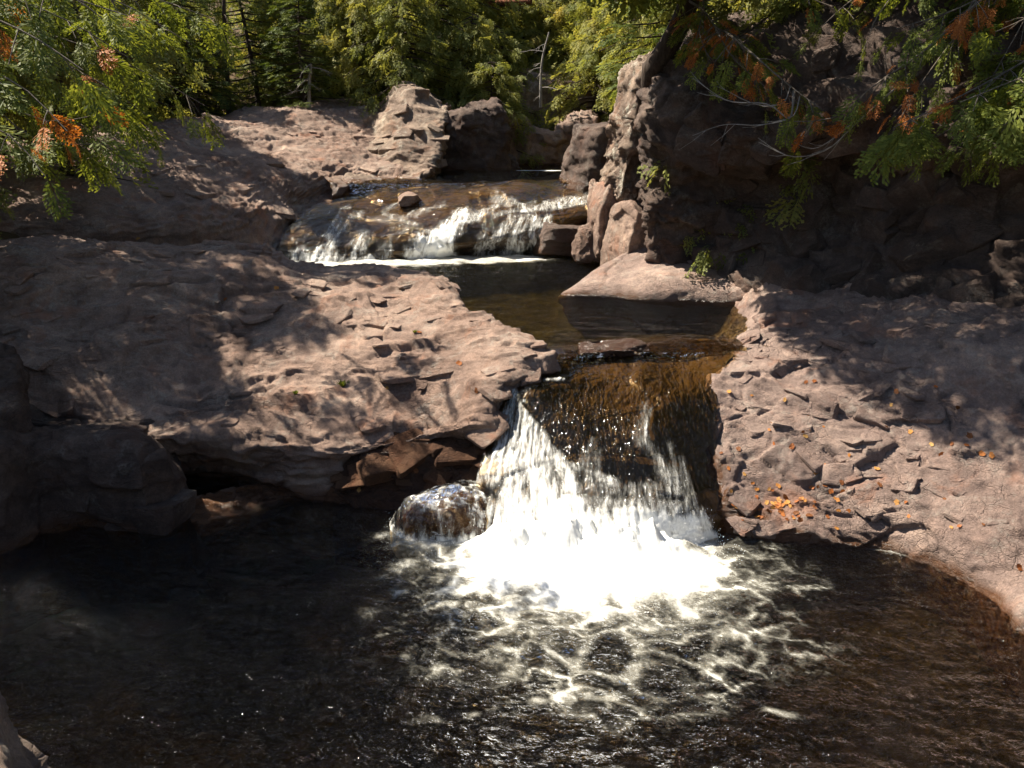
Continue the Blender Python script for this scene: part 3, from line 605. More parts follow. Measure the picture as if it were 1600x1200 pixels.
# upper pool
V, F = flat(-2.8, 3.2, 15.3, 22, 2.06, .05); q = V * np.array([1, 1, 0]); V[:, 2] += .008 * fbm(q * np.array([3, 6, 0]), 3, 225)
fo = .9 * (1 - sstep(.02, .14, np.abs(V[:, 1] - 17.9 - .1 * fbm(q * 3, 2, 226)))) * (np.abs(V[:, 0] - .6) < .55)
n0 = len(V); V, F = closed(V, F, .8); me = mesh_np('water', V, F, {'foam': np.concatenate([fo, np.zeros(len(V) - n0)])})
o = obj('water', me, M_mid); o['kind'] = 'structure'; o['label'] = 'narrow upper pool above the cascade'

def blobmask(u, v, caps, wob):
    """caps: (u0,v0,u1,v1,r0,r1,strength) soft capsules"""
    m = np.zeros_like(u)
    for (a, b, c, d, r0, r1, s) in caps:
        du, dv = c - a, d - b; t = np.clip(((u - a) * du + (v - b) * dv) / (du * du + dv * dv + 1e-6), 0, 1)
        r = r0 + (r1 - r0) * t; dist = np.hypot(u - a - t * du, v - b - t * dv) / r + wob
        m = np.maximum(m, s * (.72 + .28 * t) * (1 - sstep(.2, 1.25, dist)))
    return m
def cascade(name, rows, res, caps, seed, bedmat, wobs, froth, label, bedlabel, wfreq, bed_dk, lift=.035):
    G = loft(rows, res); N = grid_normals(G)
    if N[..., 2].mean() < 0: N = -N
    nr, nc = G.shape[:2]; V = G.reshape(-1, 3); n = N.reshape(-1, 3); u, v = proj(V)
    bd = rock_disp(V, seed, **bed_dk); Vb = V + n * (bd - lift)[:, None]
    F = grid_faces(nr, nc)
    o = obj('wet_rock', mesh_np('wet_rock', Vb, F, {'wet': np.ones(len(V)), 'lichen': np.zeros(len(V))}), bedmat); tag(o, bedlabel, 'rock')
    wob = wobs * fbm(V * np.array(wfreq), 4, seed + 50, .6)
    foam = blobmask(u, v, caps, wob)
    jj, ii = np.meshgrid(np.arange(nc) * res, np.arange(nr) * res); fl = np.stack([jj.ravel() + .04 * fbm(V * 4, 2, seed + 54), ii.ravel(), 0 * ii.ravel()], 1)
    st = .6 * fbm(fl * np.array([22, 2.0, 1]), 4, seed + 51, .62) + .5 * fbm(fl * np.array([55, 4, 1]), 2, seed + 55)
    foam = np.clip(foam * (.9 + 1.3 * st * (1 - .6 * sstep(.8, 1.2, foam))) + .22 * sstep(.2, .7, st) * sstep(.02, .3, foam), 0, 1.4)
    d = bd * .85 + .006 * fbm(V * 6, 2, seed + 52) + froth * np.clip(foam, 0, 1) * (.45 + .12 * st + .8 * fbm(V * np.array([4, 4, 2.5]), 3, seed + 53, .5))
    Vw = V + n * d[:, None]
    o = obj('waterfall', mesh_np('waterfall', Vw, F, {'foam': foam}), M_fall); o['kind'] = 'structure'; o['label'] = label
    return Vw, n, foam
# lower waterfall
rows = [[W(862,546,1.15),W(930,536,1.15),W(1010,530,1.15),W(1090,528,1.15),W(1160,535,1.15)]] + fill([
 [(838,590,7.75),(900,578,7.92),(970,572,7.98),(1040,576,7.98),(1125,585,7.85)],
 [(803,616,7.52),(880,622,7.50),(960,628,7.50),(1030,632,7.50),(1120,640,7.48)],
 [(788,680,7.22),(865,684,7.12),(950,692,7.08),(1030,692,7.08),(1120,705,7.15)],
 [(772,735,6.98),(860,742,6.86),(950,746,6.80),(1040,746,6.82),(1122,755,6.92)],
 [(766,790,6.76),(860,797,6.62),(950,797,6.56),(1050,797,6.58),(1128,805,6.72)]]) + [[W(755,852,-.06),W(860,878,-.06),W(955,880,-.06),W(1065,866,-.06),W(1140,842,-.06)]]
rows = [[off(p, 0, .35, -.05) for p in rows[0]]] + rows
rows = [[off(r[0], -.14, .04, -.03)] + r for r in rows]
caps = [(800,612,772,745,6,22,.76),(801,612,800,745,8,26,.86),(803,614,828,748,8,28,.9),(804,618,858,748,7,24,.82),(806,622,890,752,4,18,.8),(860,715,960,756,5,12,.55),
 (928,690,912,750,8,30,.34),(935,705,925,750,8,18,.3),(1010,642,1003,690,12,15,.42),(1004,680,1048,750,12,20,.42),(1048,695,1062,760,7,17,.42),(1064,715,1084,800,7,12,.42),
 (845,765,880,850,40,60,1.35),(800,770,830,850,30,40,1.3),(790,756,900,764,22,18,.80),(900,764,1060,770,14,16,.44),(800,785,900,792,34,30,1.0),(900,794,1065,798,28,26,.66),(790,812,1085,826,44,34,1.25),(770,836,1105,842,32,24,1.35),(775,742,700,757,14,8,.5),(850,595,880,596,4,4,.7)]
VF, NF, FF = cascade('waterfall', rows, .0125, caps, 121, M_bed, .45, .045, 'lower waterfall, smooth brown water breaking into white froth', 'wet brown rock step under the lower waterfall', (7, 3.5, 3.5), dict(plate=(.6, .5, .3), pa=.022, crack=.0, big=.07, fine=.004))
# upper cascade
rows = fill([[(610,288,15.9),(670,284,16.0),(735,282,16.0),(800,281,16.0),(870,281,16.0),(940,283,15.9)],
 [(560,302,14.95),(640,297,15.0),(720,293,15.05),(800,291,15.05),(870,292,15.0),(940,297,14.7)],
 [(490,325,14.4),(580,325,14.3),(680,322,14.2),(780,318,14.2),(850,316,14.3),(935,318,14.2)],
 [(453,350,13.8),(560,350,13.7),(660,350,13.6),(770,345,13.6),(850,338,13.75),(932,331,14.0)],
 [(436,380,13.25),(540,380,13.25),(650,380,13.3),(760,376,13.35),(840,366,13.5),(930,342,13.95)]])
rows += [[W(426,414,1.1),W(530,415,1.1),W(640,409,1.1),W(750,402,1.1),W(845,399,1.1),W(930,385,1.1)]]
rows = [[off(p, 0, .6, -.1) for p in rows[0]]] + rows
caps = [(468,402,508,408,20,18,.75),(505,408,580,406,11,8,.8),(530,340,508,402,9,22,.62),(565,330,525,360,6,12,.4),(495,336,545,322,8,6,.34),(458,356,495,338,6,5,.3),
 (568,362,552,404,12,20,.56),(610,385,600,404,8,12,.5),(725,335,660,400,16,34,.82),(700,362,685,395,22,36,1.1),(775,322,700,352,8,16,.5),(730,330,700,365,12,20,.5),
 (695,318,640,336,6,8,.4),(600,332,650,350,6,6,.4),(600,322,620,314,6,5,.36),(560,345,640,338,6,6,.26),
 (800,345,750,400,14,20,.55),(815,345,800,398,14,26,.62),(835,345,838,398,16,22,.72),(855,342,848,396,10,14,.6),(760,360,745,398,10,14,.42),(835,318,770,337,6,5,.32),
 (770,308,828,327,8,7,.4),(925,318,815,328,6,5,.5),(925,308,855,322,14,10,.5),(775,302,795,322,9,6,.34),(500,412,610,409,7,6,.8),(610,408,850,397,5,5,.55),(640,352,590,398,8,12,.26),(430,402,470,406,10,12,.5)]
caps = [(*c[:6], c[6] * 1.28) for c in caps]
cascade('waterfall', rows, .020, caps, 131, M_bed, .6, .03, 'wide upper cascade spreading over a brown rock dome in white threads', 'domed wet rock under the upper cascade', (6, 3.5, 5), dict(plate=(.6, .5, .25), pa=.045, crack=.0, big=.12), .05)
# spray: droplets thrown up at the foot of the lower fall
ico_v = np.array([(0, 0, 1), (.89, 0, .45), (.28, .85, .45), (-.72, .53, .45), (-.72, -.53, .45), (.28, -.85, .45), (.72, .53, -.45), (-.28, .85, -.45), (-.89, 0, -.45), (-.28, -.85, -.45), (.72, -.53, -.45), (0, 0, -1)])
ico_f = np.array([(0,1,2),(0,2,3),(0,3,4),(0,4,5),(0,5,1),(1,6,2),(2,7,3),(3,8,4),(4,9,5),(5,10,1),(2,6,7),(3,7,8),(4,8,9),(5,9,10),(1,10,6),(11,7,6),(11,8,7),(11,9,8),(11,10,9),(11,6,10)])
pk = np.where((FF > .5) & (VF[:, 2] < .5))[0]; pk = pk[rng.integers(0, len(pk), 1500)]
pts = VF[pk] + NF[pk] * rng.exponential(.028, (len(pk), 1)) + rng.normal(0, .02, (len(pk), 3))
a = rng.uniform(0, 2 * np.pi, 1500); rr = rng.uniform(.7, 1.25, 1500)
ring = np.stack([.58 + 1.02 * rr * np.cos(a), 6.38 + .55 * rr * np.sin(a), rng.exponential(.035, 1500) + .02], 1)
a = rng.uniform(0, 2 * np.pi, 160); ring2 = np.stack([bx_[0] + .5 * np.cos(a) * rng.uniform(.8, 1.15, 160), bx_[1] + .2 + .36 * np.sin(a), rng.exponential(.03, 160) + .01], 1)
pts = np.concatenate([pts, ring, ring2]); sz = rng.uniform(.0012, .0034, len(pts))
V = (ico_v[None] * sz[:, None, None] + pts[:, None]).reshape(-1, 3); F = (ico_f[None] + 12 * np.arange(len(pts))[:, None, None]).reshape(-1, 3)
o = obj('spray', mesh_np('spray', V, F), M_spray); o['kind'] = 'stuff'; o['label'] = 'white droplets of spray at the foot of the lower waterfall'; o['category'] = 'spray'

# ------------------------------------------------------------------ fallen leaves, tufts (rest on the rock)
bpy.context.view_layer.update(); dg = bpy.context.evaluated_depsgraph_get()
def hit(u, v, skip=('spray',)):
    d = Vector(P(u, v, 1.0)) - Vector((0, 0, CAM_H)); d.normalize(); o_ = Vector((0, 0, CAM_H))
    for _ in range(4):
        ok, loc, nrm, _, ob, _ = scene.ray_cast(dg, o_, d)
        if not ok: return None
        if ob.name.split('.')[0] in skip: o_ = loc + d * .01; continue
        return loc, nrm, ob.name
def leaf_mesh(seed):
    r = random.Random(seed); n = 10; V = [(0, 0, 0)]
    for k in range(n):
        a = 2 * math.pi * k / n; q = (1.0 if k % 2 == 0 else .84) * (.8 + .35 * r.random()); V.append((q * math.cos(a) * 1.15, q * math.sin(a) * .85, .25 * q * q * r.uniform(-.3, 1)))
    F = [(0, 1 + k, 1 + (k + 1) % n) for k in range(n)]
    V = np.array(V); F = np.array(F); V += np.array([0, 0, .12])
    st = np.array([[1.0, .03, .2], [1.0, -.03, .2], [1.7, 0, .3]]); F2 = np.array([[11, 12, 13]])
    return mesh_np('leaf', np.concatenate([V, st]), np.concatenate([F, F2]), {'tint': np.full(14, r.random())}, False)
LM = [leaf_mesh(k) for k in range(6)]
for m_ in LM: m_.materials.append(M_litter)
LEAF = [(1259,597),(1272,596),(1262,622),(1112,626),(1112,649),(1174,618),(1202,672),(1255,674),(1349,671),(1382,669),(1388,667),(1456,695),(1471,710),(1154,702),(1127,708),(1163,741),(1176,755),(1216,759),(1268,762),(1278,760),(1289,759),(1142,768),(1182,777),(1165,792),(1188,796),(1199,798),(1219,796),(1230,785),(1245,784),(1240,811),(1248,807),(1244,802),(1250,813),(1222,790),(1174,788),(1307,781),(1326,798),(1362,792),(1371,790),(1401,785),(1416,785),(1487,824),(1499,822),(1536,820),(1545,809),(1307,826),(1180,800),(1208,793),(1592,886),(1234,808)]
LL = 'small orange fallen leaf lying on the purplish rock slab'
rl_ = random.Random(3); LEAF += [(int(rl_.gauss(1225, 45)), int(rl_.gauss(795, 14))) for _ in range(45)] + [(int(rl_.uniform(1130, 1560)), int(rl_.uniform(600, 815))) for _ in range(40)]
for k, (u, v) in enumerate(LEAF):
    h = hit(u, v)
    if not h or h[2].split('.')[0] not in ('rock_slab', 'rock_plate'): continue
    o = obj('fallen_leaf', LM[k % 6]); s = random.uniform(.014, .029)
    q = h[1].to_track_quat('Z', 'Y').to_matrix().to_4x4()
    o.matrix_world = Matrix.Translation(h[0] + h[1] * .004) @ q @ Matrix.Rotation(random.uniform(0, 6.3), 4, 'Z') @ Matrix.Scale(s, 4)
    lb = 'one of the orange leaves heaped on the slab by the waterfall foot' if u < 1262 and v > 765 else 'orange leaf beside the wet left rim of the rock slab' if u < 1180 else 'orange leaf on the upper sunlit part of the rock slab' if v < 700 and u < 1300 else 'orange leaf on the shaded right part of the rock slab' if v < 730 else 'orange leaf in the middle of the rock slab above the heap' if v < 770 else 'orange leaf near the waterline at the right of the rock slab'
    tag(o, lb, 'leaf', 'fallen leaves on the rock slab')
for k, (u, v) in enumerate([(579,729),(562,765),(603,688),(605,607),(718,568),(745,610),(655,520),(432,450),(352,468),(215,372),(738,690),(650,735)]):
    h = hit(u, v)
    if not h: continue
    o = obj('fallen_leaf', LM[(k + 2) % 6]); s = random.uniform(.02, .032); q = h[1].to_track_quat('Z', 'Y').to_matrix().to_4x4()
    o.matrix_world = Matrix.Translation(h[0] + h[1] * .004) @ q @ Matrix.Rotation(random.uniform(0, 6.3), 4, 'Z') @ Matrix.Scale(s, 4)
    tag(o, 'small orange fallen leaf lying on the left ledge or its wet foot', 'leaf', 'fallen leaves on the left ledge')
def tuft(u, v, r, lb):
    h = hit(u, v)
    if not h: return
    n = 60; V, F, T = [], [], []
    for k in range(n):
        a = random.uniform(0, 6.3); t = random.uniform(.1, 1); d = np.array([math.cos(a) * t, math.sin(a) * t, random.uniform(.5, 1.1)]) * r; b = np.array([math.cos(a), math.sin(a), 0]) * r * .3 * random.random()
        s = np.array([-math.sin(a), math.cos(a), 0]) * r * .12; i = len(V); V += [b - s, b + s, b + d * .6 + s * 1.2, b + d, b + d * .6 - s * 1.2]; F.append((i, i + 1, i + 2, i + 3, i + 4)); T += [random.random()] * 5
    o = obj('grass_tuft', mesh_np('grass_tuft', np.array(V), np.array(F), {'tint': np.array(T)}, False), M_green, loc=h[0]); tag(o, lb, 'plant')
for k, (u, v, sx_, lb) in enumerate([(412, 482, .34, 'flat pale stone plate lying on the upper middle of the left ledge'), (470, 458, .22, 'small flat stone right of the pale plate on the left ledge'), (590, 470, .2, 'small flat stone near the top right rim of the left ledge'), (640, 560, .16, 'small loose stone on the right part of the left ledge'), (1330, 690, .2, 'loose block of stone in the middle of the purplish slab'), (1440, 620, .22, 'loose block of stone in the shaded upper part of the purplish slab')]):
    h = hit(u, v)
    if h: tag(boulder('flat_stone', (h[0].x, h[0].y + .03, h[0].z), (sx_, sx_ * .7, sx_ * .22), k * 1.3, 600 + k, M_rock if k < 4 else M_rockR, 14, 8, None, .1, dict(big=.01, pa=.01, crack=.0, plate=(.1, .1, .1), fine=.004), tilt=(.15, -.05), lichen=.2), lb, 'stone')
tuft(536, 604, .06, 'round green tuft growing from the long crack in the left ledge')
tuft(462, 616, .035, 'tiny green tuft left of the round tuft on the left ledge')
tuft(648, 520, .03, 'tiny green tuft near the upper right of the left ledge')

# ------------------------------------------------------------------ trees
def rhombs(items):
    """items: (base, tip, halfwidth vector, tint) -> V, F, T"""
    B, Tp, Wd, tn = [np.array(q, float) for q in zip(*items)]
    m = B * .45 + Tp * .55; V = np.stack([B, m - Wd, Tp, m + Wd], 1).reshape(-1, 3)
    return V, np.arange(len(B) * 4).reshape(-1, 4), np.repeat(tn, 4)
def frond(L, nb, sub, wd, seed, droop=.25):
    """flat fan-like cedar spray along +X"""
    r = random.Random(seed); it = []; t0 = r.random() * .15
    def ax(t): return np.array([L * t, L * .05 * math.sin(3 * t + seed), -droop * L * t * t])
    for k in range(nb):
        t = .12 + .86 * k / nb; sg = 1 if k % 2 else -1; b = ax(t)
        ln = L * (.16 + .42 * math.sin(math.pi * min(1, t * .8 + .12)) * (1 - .45 * t)) * r.uniform(.8, 1.15)
        an = sg * R(r.uniform(32, 52)); d = np.array([math.cos(an), math.sin(an), r.uniform(-.35, .1)]); d /= np.linalg.norm(d)
        if sub == 0:
            pw = np.array([-d[1], d[0], r.uniform(-.4, .4)]) * wd; it.append((b, b + d * ln, pw, t0 + .7 * r.random())); continue
        it.append((b, b + d * ln * .95, np.array([-d[1], d[0], 0]) * wd * .45, t0 + .3))
        for j in range(sub):
            s = (j + .6) / sub; q = b + d * ln * s * .9 + np.array([0, 0, -.12 * ln * s * s]); sg2 = 1 if j % 2 else -1; a2 = an + sg2 * R(r.uniform(25, 50)) * (1 - .5 * s)
            e = np.array([math.cos(a2), math.sin(a2), r.uniform(-.5, .25)]); l2 = ln * .42 * (1 - .45 * s) * r.uniform(.75, 1.2)
            it.append((q, q + e * l2, np.array([-e[1], e[0], r.uniform(-.5, .5)]) * wd, t0 + .25 + .55 * r.random()))
    it.append((ax(0), ax(1.0), np.array([0, wd * .5, 0]), t0 + .2))
    return rhombs(it)
def place(protos, mats, rnd, tints):
    """copies of proto arrays under 4x4 matrices -> one V, F, T"""
    Vs, Fs, Ts, k = [], [], [], 0
    which = rnd.integers(0, len(protos), len(mats))
    for pi, (pv, pf, pt) in enumerate(protos):
        sel = np.where(which == pi)[0]
        if not len(sel): continue
        M = mats[sel]; V = np.einsum('nij,vj->nvi', M[:, :3, :3], pv) + M[:, None, :3, 3]
        F = pf[None] + (np.arange(len(sel)) * len(pv))[:, None, None] + k
        Vs.append(V.reshape(-1, 3)); Fs.append(F.reshape(-1, pf.shape[1])); Ts.append((pt[None] * .45 + tints[sel][:, None] * .55).ravel()); k += len(sel) * len(pv)
    return np.concatenate(Vs), np.concatenate(Fs), np.concatenate(Ts)
def frames(pos, dirs, roll, scale):
    d = dirs / np.linalg.norm(dirs, axis=1, keepdims=True); up = np.array([0, 0, 1.]) + 0 * d
    y = np.cross(up, d); y /= np.linalg.norm(y, axis=1, keepdims=True) + 1e-9; z = np.cross(d, y)
    c, s = np.cos(roll)[:, None], np.sin(roll)[:, None]; y2 = y * c + z * s; z2 = -y * s + z * c
    M = np.zeros((len(pos), 4, 4)); M[:, :3, 0] = d * scale[:, None]; M[:, :3, 1] = y2 * scale[:, None]; M[:, :3, 2] = z2 * scale[:, None]; M[:, :3, 3] = pos; M[:, 3, 3] = 1
    return M
FAR_F = [frond(1., 11, 2, .062, 300 + k, .35) for k in range(5)]
SPR_F = [frond(1., 18, 0, .03, 320 + k, .12) for k in range(4)]
NEAR_F = [frond(1., 20, 6, .025, 340 + k, .3) for k in range(6)]
def tree_mesh(kind, H, seed, nbr, per, fs, low=.06, spread=1.9):
    """trunk with limbs (V,F) and crown (V,F,T) for a tree of height H, base at the origin"""
    r = np.random.default_rng(seed); lean = r.normal(0, .03, 2)
    zz = np.linspace(0, H, 14); tr = np.stack([lean[0] * zz + .06 * np.sin(zz * 1.1 + seed), lean[1] * zz + .06 * np.cos(zz * .9 + seed), zz], 1)
    paths, rad = [tr], [np.linspace(.13, .015, 14) * H / 8]; pos, dr, roll, sc, tn = [], [], [], [], []
    for b in range(nbr):
        h = low + (1 - low) * (b + r.random()) / nbr; h = min(h, .98); z = h * H
        az = b * 2.39996 + r.normal(0, .35); Lb = spread * (1 - h) ** .75 * r.uniform(.6, 1.15) * (1 if h > low + .08 else .8) + .25
        base = np.array([np.interp(z, zz, tr[:, 0]), np.interp(z, zz, tr[:, 1]), z]); o_ = np.array([math.cos(az), math.sin(az), 0])
        t = np.linspace(0, 1, 7)[:, None]
        if kind == 'spruce': pts = base + o_ * Lb * t + np.array([0, 0, 1]) * Lb * (-.30 * t + .22 * t ** 2)
        else: pts = base + o_ * Lb * t + np.array([0, 0, 1]) * Lb * (.10 * t - .75 * t ** 2 + .42 * t ** 3)
        paths.append(pts); rad.append(np.linspace(.018, .004, 7) * (1 + Lb * .4)); bt = np.clip(r.normal(.5, .22), 0, 1)
        for k in range(per):
            s = 1 - .82 * r.random() ** 1.4; p = np.array([np.interp(s, t[:, 0], pts[:, c]) for c in range(3)])
            da = az + r.normal(0, .75 if kind != 'spruce' else .9)
            el = r.normal(-.55, .35) if kind != 'spruce' else r.normal(-.12, .15)
            pos.append(p + r.normal(0, .05, 3)); dr.append([math.cos(da) * math.cos(el), math.sin(da) * math.cos(el), math.sin(el)])
            roll.append(r.normal(0, .6 if kind != 'spruce' else .2)); sc.append(fs * r.uniform(.6, 1.25) * (.55 + .45 * min(1, Lb))); tn.append(np.clip(bt + r.normal(0, .15), 0, 1))
    M = frames(np.array(pos), np.array(dr), np.array(roll), np.array(sc))
    crown = place(SPR_F if kind == 'spruce' else FAR_F, M, r, np.array(tn))
    return tubes(paths, rad, 6), crown
TREES = []
for k, (kind, H, nbr, per, fs, low, sp) in enumerate([('cedar', 8.5, 110, 15, .36, .03, 1.9), ('cedar', 7.5, 100, 15, .38, .02, 1.7), ('cedar', 9.5, 115, 14, .38, .10, 2.0), ('spruce', 8.0, 130, 13, .42, .04, 1.6), ('cedar', 5.0, 80, 14, .34, .01, 1.5), ('spruce', 4.2, 70, 13, .34, .06, 1.1), ('cedar', 3.0, 80, 14, .31, .0, 1.4), ('cedar', 6.0, 75, 14, .34, .30, 1.6)]):
    (tv, tf), (cv, cf, ct) = tree_mesh(kind, H, 400 + k, nbr, per, fs, low, sp)
    a = mesh_np('trunk', tv, tf); a.materials.append(M_bark); b = mesh_np('crown', cv, cf, {'tint': ct}, False); b.materials.append(M_spruce if kind == 'spruce' else M_far)
    TREES.append((a, b, kind))
def tree(var, x, y, s, rz, label, group=None, zoff=-.1, lean=(0, 0)):
    a, b, kind = TREES[var]; t = empty(kind + '_tree', (x, y, gzp(x, y) + zoff)); t.rotation_euler = (lean[0], lean[1], rz); t.scale = (s, s, s)
    obj('trunk', a, None, t); obj('crown', b, None, t); tag(t, label, 'tree', group); return t
FG = 'forest trees beyond the gorge'; LBL = 'cedar in the dense sunlit wood behind the gorge'
FOREST = [  # var, x, y, scale
 (6, -3.3, 20.6, .9), (6, -2.3, 19.9, .95), (6, -1.5, 20.9, 1.05), (6, -.45, 19.7, .8), (6, -1.0, 20.4, .9), (6, -.3, 21.5, 1.0), (6, .9, 24.0, 1.1), (6, 1.9, 21.6, 1.1), (6, 2.9, 20.9, 1.0),
 (6, -4.6, 21.8, 1.1), (4, -2.9, 22.6, .75), (6, -1.2, 22.8, 1.25), (4, .2, 23.8, .75), (6, 2.2, 24.0, 1.3), (4, 3.6, 22.8, .8), (4, 4.9, 21.4, .9), (5, -5.6, 20.6, .9), (6, -6.9, 19.2, 1.1), (4, -7.6, 20.3, .8), (6, -8.2, 18.6, 1.2), (4, -9.6, 19.6, .9), (6, -5.2, 22.6, 1.2), (6, -3.9, 21.2, .95), (6, -1.9, 21.9, 1.1), (6, .4, 23.8, 1.1), (6, 2.4, 22.9, 1.2), (6, -2.4, 24.0, 1.4), (6, -.5, 24.4, 1.4), (6, 1.3, 24.8, 1.45), (6, 3.0, 24.6, 1.4), (6, 4.2, 23.4, 1.3), (6, -3.6, 23.2, 1.3),
 (4, -4.2, 24.6, .85), (4, -2.2, 25.2, .85), (5, -.6, 25.6, 1.0), (4, 1.2, 26.2, .85), (4, 3.2, 26.0, .9), (4, 5.0, 24.6, 1.0), (4, -6.2, 25.5, .9), (1, -7.9, 22.5, .8),
 (4, -3.4, 28.0, 1.0), (4, -1.0, 28.6, 1.0), (4, 1.5, 29.3, 1.05), (4, 4.0, 29.0, 1.05), (1, 6.6, 27.5, .8), (1, -6.0, 30, .8), (0, -2.6, 33, .9), (2, 1.0, 34, .9), (0, 4.8, 33.5, .9), (1, -9.5, 28, .9), (2, 9, 30, 1), (0, -9, 36, 1), (1, -5.5, 37, 1), (2, 7.5, 37, 1), (1, 0, 38, 1.1), (0, 3.5, 38, 1.1)]
FL = []
for k, (v, x, y, s) in enumerate(FOREST):
    where = 'above the far left bank' if x < -3 else 'above the pale outcrop' if x < -1.2 else 'above the large blocky rock' if x < .3 else 'above the upstream gap' if x < 2.0 else 'right of the upstream gap'
    row = 'at the wood edge' if y < 21.5 else 'in the second rank' if y < 25 else 'deep in the wood'
    FL.append((('low bushy ' if v == 6 else 'yellow green ' if v == 4 else 'slender ' if v == 5 else 'tall ') + TREES[v][2] + ' ' + row + ' ' + where, x / y, (v, x, y, s, k * 1.7)))
for lb, a_, q_ in FL:
    same = sorted(f[1] for f in FL if f[0] == lb)
    tree(*q_, lb if len(same) == 1 else lb + ', ' + ['leftmost', 'second from left', 'third from left', 'fourth from left', 'fifth from left', 'sixth from left'][same.index(a_)], FG)
# trees of the left bank: they shade the ledge and the far bank
for (v, x, y, s, rz, lb) in [
 (7, -6.6, 10.9, .9, .4, 'tall cedar on the left bank with drooping sprays above the dark hollow'),
 (4, -6.9, 12.2, 1.1, 2.2, 'low dark cedar filling the gap behind the nearest left sprays'),
 (4, -7.0, 10.0, .9, 4.2, 'low dark cedar at the left edge under the drooping sprays'),
 (7, -6.0, 12.5, 1.0, 1.2, 'bushy cedar on the left bank whose shade covers the dark hollow'),
 (1, -7.9, 8.6, .78, 1.9, 'cedar behind the nearest left cedar, only its sprays showing at the left edge'),
 (7, -7.0, 13.6, 1.0, 2.6, 'shaded cedar on the left bank behind the tall drooping one'),
 (4, -7.0, 15.8, 1.15, 5.0, 'dense cedar at the top left of the far bank shading its upper end'),
 (1, -8.3, 16.9, .8, 3.4, 'dark cedar in the shade left of the bare dead trunk'),
 (5, -6.1, 18.3, .8, 1.0, 'small dark spruce beside the bare dead trunk'),
 (5, -4.25, 19.3, .72, .3, 'small spruce standing alone at the top of the far left bank')]:
    tree(v, x, y, s, rz, lb, 'trees of the left bank', .15)
# cedars on the cliff top
for (v, x, y, s, rz, lb, ln) in [
 (0, 3.4, 11.6, .9, 1.1, 'cedar on top of the cliff behind the orange sprays', (.05, -.12)),
 (2, 5.4, 11.0, 1.0, 2.1, 'dark cedar on the cliff top at the upper right corner', (0, 0)),
 (3, 2.75, 15.6, .8, .5, 'spruce with flat layered boughs left of the leaning trunk', (0, 0)),
 (1, 4.3, 14.5, 1.0, 2.0, 'dark cedar between the layered spruce and the cliff', (0, 0)),
 (6, 3.0, 11.35, .75, 1.3, 'low cedar on the cliff edge just right of the leaning trunk', (0, 0)),
 (6, 3.75, 10.75, .8, 2.3, 'low dark cedar on the cliff edge above the overhang', (0, 0)),
 (6, 4.6, 10.2, .85, 3.3, 'low dark cedar on the cliff edge behind the bright green sprays', (0, 0)),
 (4, 6.6, 12.4, 1.0, .4, 'shaded cedar behind the cliff top near the right edge', (0, 0)),
 (4, 6.0, 15.2, 1.1, 1.4, 'shaded cedar far behind the cliff top', (0, 0)),
 (1, 8.2, 14.6, .9, 2.4, 'shaded cedar in the far upper right corner', (0, 0)),
 (4, 3.1, 17.6, 1.0, 1.0, 'bushy cedar behind the layered spruce', (0, 0))]:
    tree(v, x, y, s, rz, lb, 'trees of the right bank', .4 if v == 6 else .05, ln)
